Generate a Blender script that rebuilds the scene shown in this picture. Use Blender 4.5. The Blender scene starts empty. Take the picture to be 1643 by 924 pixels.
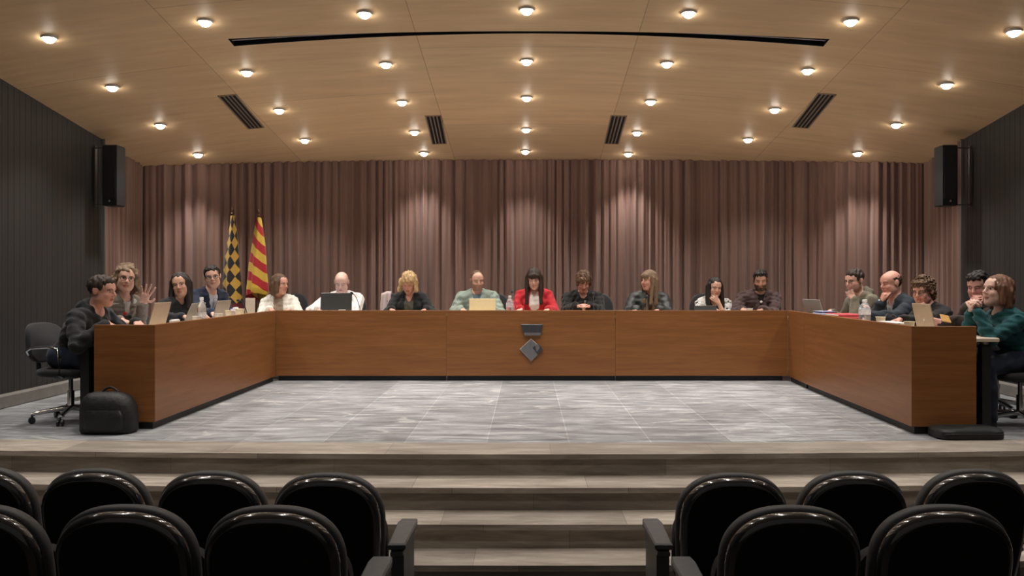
import bpy, bmesh, math, random
import numpy as np
from mathutils import Vector, Matrix

# ------------------------------------------------------------------ camera, world, exposure
CX, CY, F, HC = 846.0, 450.0, 1400.0, 1.2     # principal point and focal length in pixels, eye height
scene = bpy.context.scene
cam_data = bpy.data.cameras.new('camera')
cam = bpy.data.objects.new('camera', cam_data)
scene.collection.objects.link(cam)
cam.location = (0, 0, HC)
cam.rotation_euler = (math.pi / 2, 0, 0)
cam_data.sensor_fit = 'HORIZONTAL'
cam_data.sensor_width = 36.0
cam_data.lens = 36.0 * F / 1643.0
cam_data.shift_x = (821.5 - CX) / 1643.0
cam_data.shift_y = (CY - 462.0) / 1643.0
cam_data.clip_start = 0.05
cam_data.clip_end = 100
scene.camera = cam

world = bpy.data.worlds.new('world')
scene.world = world
world.use_nodes = True
world.node_tree.nodes['Background'].inputs[0].default_value = (1.0, 0.93, 0.86, 1)
world.node_tree.nodes['Background'].inputs[1].default_value = 0.07

vs = scene.view_settings
vs.view_transform = 'Standard'
vs.look = 'None'
vs.gamma = 1.0
vs.use_curve_mapping = False
vs.exposure = 0.14
DOWNLIGHT_W = 98.0
HALL_LAMP_W = 42.0
DOWNLIGHT_CONE = 104.0
LAMP_GLOW = 32.0

random.seed(7)
RNG = np.random.RandomState(7)
COL = scene.collection


# ------------------------------------------------------------------ pixels to places
def at(px, py, d):
    return Vector(((px - CX) / F * d, d, HC - (py - CY) / F * d))


def ceil_z(x, y):
    return HC + 3.414 - 0.13 * y - 0.0168 * x * x


def ceil_hit(px, py):
    a, b = (px - CX) / F, -(py - CY) / F
    d = 8.0
    for _ in range(40):
        d = (3.414 - 0.0168 * (a * d) ** 2) / (b + 0.13)
    return a * d, d


def edge_y(x, d0):
    return d0 + 0.0095 * x * x


# ------------------------------------------------------------------ materials
MATS = {}


def mat(name, col, rough=0.6, metal=0.0, noise=None, bump=None, coat=0.0, spec=0.5, sheen=0.0, trans=0.0, alpha=1.0):
    """noise=(scale xyz, other colour, contrast); bump=(scale xyz, strength, distance)"""
    if name in MATS:
        return MATS[name]
    m = bpy.data.materials.new(name)
    m.use_nodes = True
    nt = m.node_tree
    b = nt.nodes['Principled BSDF']
    b.inputs['Base Color'].default_value = (*col, 1)
    b.inputs['Roughness'].default_value = rough
    b.inputs['Metallic'].default_value = metal
    b.inputs['Coat Weight'].default_value = coat
    b.inputs['Specular IOR Level'].default_value = spec
    b.inputs['Sheen Weight'].default_value = sheen
    b.inputs['Transmission Weight'].default_value = trans
    if noise or bump:
        tc = nt.nodes.new('ShaderNodeTexCoord')
    if noise:
        mp = nt.nodes.new('ShaderNodeMapping')
        mp.inputs['Scale'].default_value = noise[0]
        nt.links.new(tc.outputs['Object'], mp.inputs['Vector'])
        nz = nt.nodes.new('ShaderNodeTexNoise')
        nz.inputs['Scale'].default_value = 1.0
        nz.inputs['Detail'].default_value = 5.0
        nt.links.new(mp.outputs[0], nz.inputs['Vector'])
        rp = nt.nodes.new('ShaderNodeValToRGB')
        w = noise[2] if len(noise) > 2 else 0.2
        rp.color_ramp.elements[0].position = 0.5 - w
        rp.color_ramp.elements[1].position = 0.5 + w
        rp.color_ramp.elements[0].color = (*noise[1], 1)
        rp.color_ramp.elements[1].color = (*col, 1)
        nt.links.new(nz.outputs['Fac'], rp.inputs['Fac'])
        nt.links.new(rp.outputs['Color'], b.inputs['Base Color'])
    if bump:
        mp2 = nt.nodes.new('ShaderNodeMapping')
        mp2.inputs['Scale'].default_value = bump[0]
        nt.links.new(tc.outputs['Object'], mp2.inputs['Vector'])
        nz2 = nt.nodes.new('ShaderNodeTexNoise')
        nz2.inputs['Scale'].default_value = 1.0
        nz2.inputs['Detail'].default_value = 4.0
        nt.links.new(mp2.outputs[0], nz2.inputs['Vector'])
        bp = nt.nodes.new('ShaderNodeBump')
        bp.inputs['Strength'].default_value = bump[1]
        bp.inputs['Distance'].default_value = bump[2]
        nt.links.new(nz2.outputs['Fac'], bp.inputs['Height'])
        nt.links.new(bp.outputs['Normal'], b.inputs['Normal'])
    MATS[name] = m
    return m


def node_mat(name):
    m = bpy.data.materials.new(name)
    m.use_nodes = True
    MATS[name] = m
    nt = m.node_tree
    return m, nt, nt.nodes['Principled BSDF']


def L(nt, a, b):
    nt.links.new(a, b)


def N(nt, kind, **kw):
    n = nt.nodes.new('ShaderNode' + kind)
    for k, v in kw.items():
        if hasattr(n, k):
            setattr(n, k, v)
        else:
            n.inputs[k].default_value = v
    return n


def ramp(nt, fac, stops):
    r = nt.nodes.new('ShaderNodeValToRGB')
    e = r.color_ramp.elements
    while len(e) < len(stops):
        e.new(0.5)
    for i, (p, c) in enumerate(stops):
        e[i].position = p
        e[i].color = (*c, 1)
    L(nt, fac, r.inputs['Fac'])
    return r.outputs['Color']


def mixc(nt, fac, a, b, mode='MIX'):
    n = nt.nodes.new('ShaderNodeMix')
    n.data_type = 'RGBA'
    n.blend_type = mode
    for sock, v in ((n.inputs[0], fac), (n.inputs[6], a), (n.inputs[7], b)):
        if isinstance(v, (int, float)):
            sock.default_value = v
        elif isinstance(v, tuple):
            sock.default_value = (*v, 1)
        else:
            L(nt, v, sock)
    return n.outputs[2]


def stretched_noise(nt, scale, detail=6.0, rough=0.6, dist=0.0, coord='Object'):
    tc = N(nt, 'TexCoord')
    mp = N(nt, 'Mapping', Scale=scale)
    L(nt, tc.outputs[coord], mp.inputs['Vector'])
    nz = N(nt, 'TexNoise', Scale=1.0, Detail=detail, Roughness=rough, Distortion=dist)
    L(nt, mp.outputs[0], nz.inputs['Vector'])
    return nz.outputs['Fac']


def make_stage_floor_mat():
    m, nt, b = node_mat('grey stone floor')
    tc = N(nt, 'TexCoord')
    f1 = stretched_noise(nt, (2.2, 11.0, 1.0), 9.0, 0.72, 0.8)
    base = ramp(nt, f1, [(0.32, (0.120, 0.125, 0.136)), (0.50, (0.275, 0.283, 0.298)), (0.68, (0.51, 0.522, 0.54))])
    mp = N(nt, 'Mapping', Rotation=(0, 0, math.pi / 2), Location=(0.15, 0.30, 0))
    L(nt, tc.outputs['Object'], mp.inputs['Vector'])
    br = N(nt, 'TexBrick', Scale=1.0)
    br.inputs['Brick Width'].default_value = 1.2
    br.inputs['Row Height'].default_value = 0.61
    br.inputs['Mortar Size'].default_value = 0.004
    br.inputs['Color1'].default_value = (0.82, 0.82, 0.82, 1)
    br.inputs['Color2'].default_value = (1.12, 1.12, 1.12, 1)
    br.inputs['Mortar'].default_value = (1.35, 1.35, 1.35, 1)
    L(nt, mp.outputs[0], br.inputs['Vector'])
    c = mixc(nt, 1.0, base, br.outputs['Color'], 'MULTIPLY')
    # white veins and scuffs
    v = N(nt, 'TexVoronoi', feature='DISTANCE_TO_EDGE', Scale=1.0)
    mp3 = N(nt, 'Mapping', Scale=(1.3, 2.4, 1), Rotation=(0, 0, 0.5))
    L(nt, tc.outputs['Object'], mp3.inputs['Vector'])
    nzd = N(nt, 'TexNoise', Scale=3.0, Detail=4.0)
    L(nt, mp3.outputs[0], nzd.inputs['Vector'])
    wv = mixc(nt, 0.35, mp3.outputs[0], nzd.outputs['Color'])
    L(nt, wv, v.inputs['Vector'])
    vein = ramp(nt, v.outputs['Distance'], [(0.0, (1, 1, 1)), (0.030, (0, 0, 0))])
    msk = ramp(nt, stretched_noise(nt, (1.9, 2.6, 1), 3.0), [(0.50, (0, 0, 0)), (0.60, (1, 1, 1))])
    vm = mixc(nt, 1.0, mixc(nt, 1.0, vein, msk, 'MULTIPLY'), (0.65, 0.65, 0.65), 'MULTIPLY')
    c2 = mixc(nt, vm, c, (0.62, 0.61, 0.58))
    L(nt, c2, b.inputs['Base Color'])
    rr = ramp(nt, f1, [(0.3, (0.34, 0.34, 0.34)), (0.7, (0.5, 0.5, 0.5))])
    L(nt, rr, b.inputs['Roughness'])
    bp = N(nt, 'Bump', Strength=0.25, Distance=0.004)
    L(nt, f1, bp.inputs['Height'])
    L(nt, bp.outputs[0], b.inputs['Normal'])
    return m


def make_step_mat():
    m, nt, b = node_mat('brown grey stone steps')
    tc = N(nt, 'TexCoord')
    mp = N(nt, 'Mapping', Location=(0.4, 0, 0))
    L(nt, tc.outputs['UV'], mp.inputs['Vector'])
    br = N(nt, 'TexBrick', Scale=1.0)
    br.inputs['Brick Width'].default_value = 1.15
    br.inputs['Row Height'].default_value = 1.0
    br.inputs['Mortar Size'].default_value = 0.002
    br.inputs['Color1'].default_value = (0.72, 0.70, 0.68, 1)
    br.inputs['Color2'].default_value = (1.15, 1.12, 1.08, 1)
    br.inputs['Mortar'].default_value = (0.5, 0.5, 0.5, 1)
    L(nt, mp.outputs[0], br.inputs['Vector'])
    f1 = stretched_noise(nt, (1.8, 9.0, 14.0), 7.0, 0.65, 0.5)
    base = ramp(nt, f1, [(0.28, (0.19, 0.16, 0.135)), (0.5, (0.33, 0.29, 0.25)), (0.72, (0.50, 0.455, 0.405))])
    c = mixc(nt, 1.0, base, br.outputs['Color'], 'MULTIPLY')
    L(nt, c, b.inputs['Base Color'])
    b.inputs['Roughness'].default_value = 0.62
    return m


def make_wood_mat():
    m, nt, b = node_mat('cherry wood veneer')
    f1 = stretched_noise(nt, (0.9, 0.9, 20.0), 6.0, 0.6, 0.25)
    f2 = stretched_noise(nt, (5.0, 5.0, 190.0), 3.0, 0.6)
    base = ramp(nt, f1, [(0.28, (0.175, 0.066, 0.021)), (0.5, (0.228, 0.091, 0.029)), (0.72, (0.275, 0.117, 0.039))])
    c = mixc(nt, 0.16, base, ramp(nt, f2, [(0.35, (0.12, 0.035, 0.008)), (0.65, (0.40, 0.16, 0.045))]))
    L(nt, c, b.inputs['Base Color'])
    b.inputs['Roughness'].default_value = 0.36
    b.inputs['Specular IOR Level'].default_value = 0.4
    return m


def make_ceiling_mat():
    m, nt, b = node_mat('ceiling wood panels')
    tc = N(nt, 'TexCoord')
    mp = N(nt, 'Mapping', Rotation=(0, 0, math.pi / 2), Location=(0.0, 1.05, 0))
    L(nt, tc.outputs['Object'], mp.inputs['Vector'])
    br = N(nt, 'TexBrick', Scale=1.0)
    br.inputs['Brick Width'].default_value = 2.45
    br.inputs['Row Height'].default_value = 2.1
    br.inputs['Mortar Size'].default_value = 0.004
    br.inputs['Color1'].default_value = (0.93, 0.92, 0.91, 1)
    br.inputs['Color2'].default_value = (1.05, 1.05, 1.04, 1)
    br.inputs['Mortar'].default_value = (0.62, 0.58, 0.55, 1)
    L(nt, mp.outputs[0], br.inputs['Vector'])
    f1 = stretched_noise(nt, (1.2, 9.0, 1.0), 6.0, 0.6, 0.2)
    base = ramp(nt, f1, [(0.3, (0.70, 0.485, 0.280)), (0.7, (0.82, 0.590, 0.355))])
    c = mixc(nt, 1.0, base, br.outputs['Color'], 'MULTIPLY')
    L(nt, c, b.inputs['Base Color'])
    b.inputs['Roughness'].default_value = 0.5
    b.inputs['Specular IOR Level'].default_value = 0.25
    return m


def make_curtain_mat():
    m, nt, b = node_mat('brown velvet')
    f1 = stretched_noise(nt, (9.0, 9.0, 0.25), 4.0, 0.6)
    base = ramp(nt, f1, [(0.3, (0.180, 0.103, 0.083)), (0.7, (0.280, 0.170, 0.138))])
    L(nt, base, b.inputs['Base Color'])
    b.inputs['Roughness'].default_value = 0.85
    b.inputs['Sheen Weight'].default_value = 0.25
    b.inputs['Specular IOR Level'].default_value = 0.15
    return m


def emit(name, col, strength):
    m = bpy.data.materials.new(name)
    m.use_nodes = True
    b = m.node_tree.nodes['Principled BSDF']
    b.inputs['Base Color'].default_value = (0.8, 0.8, 0.8, 1)
    b.inputs['Emission Color'].default_value = (*col, 1)
    b.inputs['Emission Strength'].default_value = strength
    MATS[name] = m
    return m


M_FLOOR = make_stage_floor_mat()
M_STEP = make_step_mat()
M_WOOD = make_wood_mat()
M_CEIL = make_ceiling_mat()
M_CURT = make_curtain_mat()
M_WALL = mat('dark grey wall boards', (0.036, 0.033, 0.032), 0.6, noise=((6, 6, 0.6), (0.029, 0.027, 0.026)))
M_KERB = mat('pale stone kerb', (0.22, 0.205, 0.185), 0.7, noise=((5, 5, 5), (0.15, 0.14, 0.125)))
M_HALL = mat('dark hall floor', (0.06, 0.05, 0.045), 0.6, noise=((4, 4, 4), (0.045, 0.04, 0.036)))
M_CREAM = mat('cream laminate', (0.66, 0.55, 0.43), 0.4, noise=((3, 3, 3), (0.62, 0.51, 0.39)))
M_BLACK = mat('black matt', (0.012, 0.012, 0.013), 0.55, noise=((30, 30, 30), (0.009, 0.009, 0.01)))
M_SLOT = mat('slot lining', (0.01, 0.009, 0.012), 0.9, noise=((5, 5, 5), (0.008, 0.007, 0.01)))
M_PLASTIC = mat('black chair plastic', (0.018, 0.018, 0.02), 0.35, noise=((20, 20, 20), (0.014, 0.014, 0.016)))
M_FABRIC = mat('black chair fabric', (0.016, 0.015, 0.017), 0.9, noise=((160, 160, 160), (0.010, 0.010, 0.012)), sheen=0.15)
M_CHROME = mat('chrome', (0.75, 0.75, 0.76), 0.14, 1.0, noise=((8, 8, 8), (0.68, 0.68, 0.7)))
M_STEEL = mat('brushed steel', (0.36, 0.35, 0.36), 0.38, 1.0, noise=((40, 3, 3), (0.30, 0.29, 0.30)))
M_STEEL_D = mat('dark steel', (0.13, 0.125, 0.14), 0.45, 1.0, noise=((40, 3, 3), (0.10, 0.10, 0.11)))
M_BRASS = mat('brass', (0.75, 0.52, 0.22), 0.3, 1.0, noise=((20, 20, 20), (0.65, 0.45, 0.18)))
M_WHITE = mat('white ceramic', (0.82, 0.80, 0.76), 0.4, noise=((20, 20, 20), (0.78, 0.76, 0.72)))
M_CUP = mat('cream paper cup', (0.84, 0.77, 0.58), 0.6, noise=((20, 20, 20), (0.80, 0.72, 0.53)))
M_PAPER = mat('white paper', (0.83, 0.81, 0.78), 0.8, noise=((15, 15, 15), (0.79, 0.77, 0.74)))
M_LAPT = mat('dark grey laptop', (0.05, 0.055, 0.055), 0.4, noise=((20, 20, 20), (0.042, 0.046, 0.047)))
M_LAPS = mat('silver laptop', (0.42, 0.40, 0.37), 0.4, 0.3, noise=((20, 20, 20), (0.38, 0.36, 0.33)))
M_LAPG = mat('champagne laptop', (0.52, 0.42, 0.31), 0.4, 0.3, noise=((20, 20, 20), (0.47, 0.38, 0.28)))
M_LAPC = mat('cream laptop', (0.84, 0.70, 0.42), 0.45, noise=((20, 20, 20), (0.80, 0.66, 0.38)))
M_SCREEN = emit('lit laptop screen', (0.62, 0.70, 1.0), 1.3)
M_LAMP = emit('lit lamp lens', (1.0, 0.93, 0.82), LAMP_GLOW)
M_SEATSHELL = mat('grey black seat shell', (0.030, 0.030, 0.032), 0.15, noise=((14, 14, 14), (0.026, 0.026, 0.028)), spec=1.0, coat=1.0)
M_SEATPANEL = mat('maroon black seat panel', (0.010, 0.006, 0.007), 0.85, noise=((90, 90, 90), (0.007, 0.005, 0.006)))
M_SEATPAD = mat('grey seat pad cloth', (0.075, 0.075, 0.077), 0.6, noise=((60, 60, 60), (0.062, 0.062, 0.064)))
M_SEATARM = mat('grey seat arm plastic', (0.105, 0.105, 0.108), 0.5, noise=((30, 30, 30), (0.09, 0.09, 0.093)))


# ------------------------------------------------------------------ mesh helpers
def tag(o, label=None, cat=None, group=None, kind=None):
    if label:
        o['label'] = label
    if cat:
        o['category'] = cat
    if group:
        o['group'] = group
    if kind:
        o['kind'] = kind
    return o


def empty(name, loc=(0, 0, 0), rz=0.0):
    o = bpy.data.objects.new(name, None)
    o.empty_display_size = 0.1
    COL.objects.link(o)
    o.location = loc
    o.rotation_euler = (0, 0, rz)
    return o


class MB:
    """collects verts/faces and links them as ONE mesh object"""
    def __init__(s):
        s.v, s.f, s.uv = [], [], {}

    def add(s, verts, faces):
        n = len(s.v)
        s.v += [tuple(p) for p in verts]
        s.f += [tuple(i + n for i in f) for f in faces]
        return s

    def prism(s, plan, z0, z1, bev=0.0):
        n = len(plan)
        if bev <= 0:
            rings = [(z0, 0), (z1, 0)]
        else:
            rings = [(z0, bev), (z0 + bev, 0), (z1 - bev, 0), (z1, bev)]
        area = sum(plan[i][0] * plan[(i + 1) % n][1] - plan[(i + 1) % n][0] * plan[i][1] for i in range(n))
        if area < 0:
            plan = plan[::-1]
        vs_ = []
        for z, o in rings:
            q = inset(plan, o) if o else plan
            vs_ += [(x, y, z) for x, y in q]
        fs = [tuple(range(n))[::-1], tuple(range((len(rings) - 1) * n, len(rings) * n))]
        for r in range(len(rings) - 1):
            for i in range(n):
                j = (i + 1) % n
                fs.append((r * n + i, r * n + j, (r + 1) * n + j, (r + 1) * n + i))
        return s.add(vs_, fs)

    def box(s, c, size, bev=0.0, rot=None):
        x, y, z = (q / 2 for q in size)
        t = MB()
        t.prism([(-x, -y), (x, -y), (x, y), (-x, y)], -z, z, bev)
        R = rot.to_3x3() if rot is not None else Matrix.Identity(3)
        c = Vector(c)
        return s.add([R @ Vector(p) + c for p in t.v], t.f)

    def lathe(s, prof, c=(0, 0, 0), n=24, axis=None):
        """prof: [(r, z)] bottom to top"""
        R = Matrix.Identity(3)
        if axis is not None:
            R = Vector(axis).to_track_quat('Z', 'Y').to_matrix()
        c = Vector(c)
        vs_, fs = [], []
        for r, z in prof:
            for k in range(n):
                a = 2 * math.pi * k / n
                vs_.append(R @ Vector((r * math.cos(a), r * math.sin(a), z)) + c)
        for i in range(len(prof) - 1):
            for k in range(n):
                j = (k + 1) % n
                fs.append((i * n + k, i * n + j, (i + 1) * n + j, (i + 1) * n + k))
        fs.append(tuple(range(n))[::-1])
        fs.append(tuple(range((len(prof) - 1) * n, len(prof) * n)))
        return s.add(vs_, fs)

    def tube(s, pts, r, n=10, closed=False, flat=1.0):
        pts = [Vector(p) for p in pts]
        m = len(pts)
        vs_, fs = [], []
        up = Vector((0, 0, 1))
        for i, p in enumerate(pts):
            a = pts[i - 1] if (i > 0 or closed) else p
            b = pts[(i + 1) % m] if (i < m - 1 or closed) else p
            t = (b - a).normalized()
            u = up if abs(t.dot(up)) < 0.95 else Vector((1, 0, 0))
            e1 = t.cross(u).normalized()
            e2 = e1.cross(t)
            rr = r[i] if isinstance(r, (list, tuple)) else r
            for k in range(n):
                q = 2 * math.pi * k / n
                vs_.append(p + e1 * (rr * math.cos(q)) + e2 * (rr * flat * math.sin(q)))
        for i in range(m if closed else m - 1):
            i2 = (i + 1) % m
            for k in range(n):
                j = (k + 1) % n
                fs.append((i * n + k, i * n + j, i2 * n + j, i2 * n + k))
        if not closed:
            fs.append(tuple(range(n))[::-1])
            fs.append(tuple(range((m - 1) * n, m * n)))
        return s.add(vs_, fs)

    def grid(s, P, nu, nv, flip=False):
        """P(i, j) -> point"""
        vs_ = [P(i, j) for i in range(nu) for j in range(nv)]
        fs = []
        for i in range(nu - 1):
            for j in range(nv - 1):
                q = (i * nv + j, (i + 1) * nv + j, (i + 1) * nv + j + 1, i * nv + j + 1)
                fs.append(q[::-1] if flip else q)
        return s.add(vs_, fs)

    def build(s, name, material, parent=None, smooth=None, fix=True):
        me = bpy.data.meshes.new(name)
        me.from_pydata(s.v, [], s.f)
        if fix:
            bm = bmesh.new()
            bm.from_mesh(me)
            bmesh.ops.recalc_face_normals(bm, faces=bm.faces)
            bm.to_mesh(me)
            bm.free()
        me.materials.append(material)
        if smooth is not None:
            me.shade_smooth()
            if smooth < 179:
                me.set_sharp_from_angle(angle=math.radians(smooth))
        o = bpy.data.objects.new(name, me)
        COL.objects.link(o)
        if parent is not None:
            o.parent = parent
        return o


def inset(plan, o):
    n = len(plan)
    out = []
    for i in range(n):
        p0, p1, p2 = Vector(plan[i - 1]), Vector(plan[i]), Vector(plan[(i + 1) % n])
        a, b = (p1 - p0).normalized(), (p2 - p1).normalized()
        n1, n2 = Vector((-a.y, a.x)), Vector((-b.y, b.x))
        m = (n1 + n2)
        m = m / max(0.3, m.dot(n1))
        q = p1 + m * o
        out.append((q.x, q.y))
    return out


def copy_tree(o, parent=None):
    c = o.copy()
    COL.objects.link(c)
    if parent is not None:
        c.parent = parent
    for ch in list(o.children):
        copy_tree(ch, c)
    return c
# ------------------------------------------------------------------ the room
WL, WR = -5.0, 5.1
WALL_END_L, WALL_END_R = 10.26, 10.2


def curtain_y(x):
    return 12.72 - (0.0506 if x < 0 else 0.056) * x * x


# stage floor with a gently bowed front edge
xs = np.linspace(-5.6, 5.7, 41)
fl = MB()
plan = [(x, edge_y(x, 6.02)) for x in xs] + [(5.7, 13.4), (-5.6, 13.4)]
fl.prism(plan, -0.035, 0.0)
floor = fl.build('floor', M_FLOOR)
tag(floor, kind='structure')


def bowed_step(name, d_front, d_back, z_top, slab=0.035, nose=0.022, riser_to=None):
    """tread slab with a nosing and the riser under it, bowed in plan"""
    m = MB()
    uvs = []
    prof = [(d_back, z_top), (d_front, z_top), (d_front - 0.0, z_top - slab), (d_front + nose, z_top - slab), (d_front + nose, riser_to)]
    xs_ = np.linspace(-5.6, 5.7, 41)
    for x in xs_:
        for d, z in prof:
            m.v.append((x, edge_y(x, d), z))
    n = len(prof)
    for i in range(len(xs_) - 1):
        for j in range(n - 1):
            m.f.append((i * n + j, (i + 1) * n + j, (i + 1) * n + j + 1, i * n + j + 1))
    o = m.build(name, M_STEP, fix=False)
    me = o.data
    uvl = me.uv_layers.new(name='UVMap')
    for poly in me.polygons:
        j = poly.index % (n - 1)
        for li in poly.loop_indices:
            v = me.vertices[me.loops[li].vertex_index].co
            uvl.data[li].uv = (v.x + 0.31 * j + z_top * 5.3, 0.5 + j + round(z_top * 20))
    me.flip_normals()
    tag(o, kind='structure')
    return o


E = [6.02, 5.68, 5.36, 5.05]          # front edges, top to bottom
RISE = 0.15
bowed_step('stage_edge_step', E[0] - 0.004, E[0] + 0.42, 0.002, riser_to=-RISE)
for k in range(1, 4):
    bowed_step('stage_step', E[k], E[k - 1] + 0.03, -RISE * k, riser_to=-RISE * (k + 1))

hf = MB()
hf.box((0, 1.3, -0.65), (11.6, 8.2, 0.10))
tag(hf.build('floor_hall', M_HALL), kind='structure')
rz_ = MB()
rz_.box((0, 0.95, -0.565), (9.6, 4.9, 0.069))
tag(rz_.build('floor_seating_riser', M_HALL), kind='structure')


# side walls of narrow dark boards
def board_wall(name, x, y0, y1, inward):
    m = MB()
    prof = []
    y = y1
    w, g, dp = 0.090, 0.008, 0.004
    while y > y0:
        prof += [(x, y), (x, y - w), (x - inward * dp, y - w - 0.002), (x - inward * dp, y - w - g + 0.002)]
        y -= w + g
    prof += [(x - inward * 0.2, y), (x - inward * 0.2, y1)]
    m.prism(prof, -0.7, 4.2)
    o = m.build(name, M_WALL)
    tag(o, kind='structure')


board_wall('wall_left', WL, -2.5, WALL_END_L, 1)
board_wall('wall_right', WR, -2.5, WALL_END_R, -1)
for nm, x, y1, s in (('trim_1', WL, WALL_END_L, 1), ('trim_2', WR, WALL_END_R, -1)):
    m = MB()
    m.box((x + s * 0.004, y1 + 0.012, 1.6), (0.05, 0.024, 3.2), 0.003)
    tag(m.build(nm, mat('grey metal trim', (0.20, 0.19, 0.18), 0.4, 0.4, noise=((9, 9, 9), (0.17, 0.16, 0.15)))), kind='structure')
for nm, x, y1, s in (('baseboard_left', WL, WALL_END_L, 1), ('baseboard_right', WR, WALL_END_R, -1)):
    m = MB()
    m.box((x + s * 0.05, (y1 + 6.3) / 2, 0.06), (0.10, y1 - 6.3, 0.12), 0.008)
    tag(m.build(nm, M_KERB), kind='structure')
# back wall behind the curtain and side returns behind it
m = MB()
m.box((0.05, 13.35, 1.6), (11.4, 0.1, 4.4))
tag(m.build('wall_back', M_WALL), kind='structure')
for nm, x in (('wall_back_left', WL - 0.3), ('wall_back_right', WR + 0.3)):
    m = MB()
    m.box((x, 11.75, 1.6), (0.1, 3.3, 4.4))
    tag(m.build(nm, M_WALL), kind='structure')

# ceiling: descends to the back, arched across, with a long screen slot cut in it
SX0, SX1 = ceil_hit(372, 70)[0], ceil_hit(1325, 70)[0]


def slot_mid(x):
    t = min(1.0, abs(x - (SX0 + SX1) / 2) / ((SX1 - SX0) / 2))
    return SLOT_C + SLOT_B * t * t


def slot_half(x):
    t = min(1.0, abs(x - (SX0 + SX1) / 2) / ((SX1 - SX0) / 2))
    return 0.026 + 0.060 * t ** 1.5


SLOT_C = ceil_hit(846, 52)[1]
SLOT_B = (ceil_hit(372, 68.5)[1] + ceil_hit(1325, 68.5)[1]) / 2 - SLOT_C
xs_all = sorted(set([round(v, 4) for v in np.linspace(-5.6, 5.7, 61)] + [round(SX0, 4), round(SX1, 4)]))
xs_all = np.array(xs_all)


def ceil_grid(m, X, y0f, y1f, nv):
    m.grid(lambda i, j: (X[i], y0f(X[i]) + (y1f(X[i]) - y0f(X[i])) * j / (nv - 1),
                         ceil_z(X[i], y0f(X[i]) + (y1f(X[i]) - y0f(X[i])) * j / (nv - 1))), len(X), nv)


cm = MB()
inX = xs_all[(xs_all >= SX0 - 1e-3) & (xs_all <= SX1 + 1e-3)]
lX = xs_all[xs_all <= SX0 + 1e-3]
rX = xs_all[xs_all >= SX1 - 1e-3]
ceil_grid(cm, inX, lambda x: -2.5, lambda x: slot_mid(x) - slot_half(x), 20)
ceil_grid(cm, inX, lambda x: slot_mid(x) + slot_half(x), lambda x: 13.3, 14)
ceil_grid(cm, lX, lambda x: -2.5, lambda x: 13.3, 33)
ceil_grid(cm, rX, lambda x: -2.5, lambda x: 13.3, 33)
ceil_o = cm.build('ceiling', M_CEIL, smooth=180, fix=False)
ceil_o.data.flip_normals()
tag(ceil_o, kind='structure')

# the dark channel above the slot
sm = MB()
nX = len(inX)
prof_pts = []
for x in inX:
    y0, y1 = slot_mid(x) - slot_half(x), slot_mid(x) + slot_half(x)
    z0, z1 = ceil_z(x, y0), ceil_z(x, y1)
    prof_pts.append([(x, y0, z0 + 0.001), (x, y0, z0 + 0.22), (x, y1, z1 + 0.22), (x, y1, z1 + 0.001)])
for i in range(nX):
    sm.v += prof_pts[i]
for i in range(nX - 1):
    for j in range(3):
        sm.f.append((i * 4 + j, i * 4 + j + 1, (i + 1) * 4 + j + 1, (i + 1) * 4 + j))
sm.f.append((0, 1, 2, 3))
e = (nX - 1) * 4
sm.f.append((e + 3, e + 2, e + 1, e))
slot = sm.build('screen_slot', M_SLOT, fix=False)
tag(slot, 'long dark slot across the wooden ceiling, thin in the middle and wider at its ends', 'ceiling slot')
lip = MB()
lip.tube([(x, slot_mid(x) + slot_half(x) * 0.35, ceil_z(x, slot_mid(x)) + 0.035) for x in inX], 0.012, 8)
lip.build('screen_bar', mat('grey screen bar', (0.30, 0.28, 0.32), 0.4, 0.5, noise=((9, 9, 9), (0.26, 0.24, 0.28))), slot, smooth=60)


# curtains with irregular folds
def curtain(name, path, z_top, label, seed, n_fold, amp):
    """path(t) -> (x, y, nx, ny)"""
    rs = np.random.RandomState(seed)
    n = n_fold * 14
    ts = np.linspace(0, 1, n)
    widths = rs.uniform(0.55, 1.5, n_fold)
    edges = np.concatenate([[0], np.cumsum(widths)])
    edges /= edges[-1]
    amps = rs.uniform(0.5, 1.25, n_fold) * amp
    drift = rs.uniform(-1, 1, n_fold)
    m = MB()
    zs = np.linspace(0, 1, 9)
    P = np.zeros((n, len(zs), 3))
    for i, t in enumerate(ts):
        k = min(n_fold - 1, int(np.searchsorted(edges, t, side='right') - 1))
        u = (t - edges[k]) / (edges[k + 1] - edges[k])
        prof = (math.sin(math.pi * u) ** 0.8) - 0.35 + 0.16 * math.sin(2 * math.pi * u * 2 + k)
        x, y, nx, ny = path(t)
        for j, s in enumerate(zs):
            a = amps[k] * (1.0 - 0.28 * s) * prof * 1.0 + 0.012 * math.sin(3 * s + drift[k] * 4) * math.sin(math.pi * u)
            xx, yy = x + nx * a, y + ny * a
            zt = z_top(xx, yy)
            P[i, j] = (xx, yy, 0.012 + (zt - 0.012) * s)
    m.grid(lambda i, j: tuple(P[i, j]), n, len(zs))
    o = m.build(name, M_CURT, smooth=180, fix=False)
    tag(o, label, 'curtain')
    return o


def back_path(t):
    x = -5.03 + t * 10.14
    dy = -2 * (0.0506 if x < 0 else 0.056) * x
    l = math.hypot(1, dy)
    return x, curtain_y(x), dy / l, -1 / l


zt = lambda x, y: ceil_z(x, y) - 0.004
curtain('curtain', back_path, zt, 'long brown velvet curtain hanging in folds across the back of the stage', 3, 80, 0.10)
curtain('curtain', lambda t: (-5.05, 11.56 - t * 1.40, 1, 0), zt, 'short brown curtain return beside the left wall, behind the speaker', 5, 12, 0.06)
curtain('curtain', lambda t: (5.13, 10.06 + t * 1.34, -1, 0), zt, 'short brown curtain return beside the right wall, behind the speaker', 8, 11, 0.06)


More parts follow.
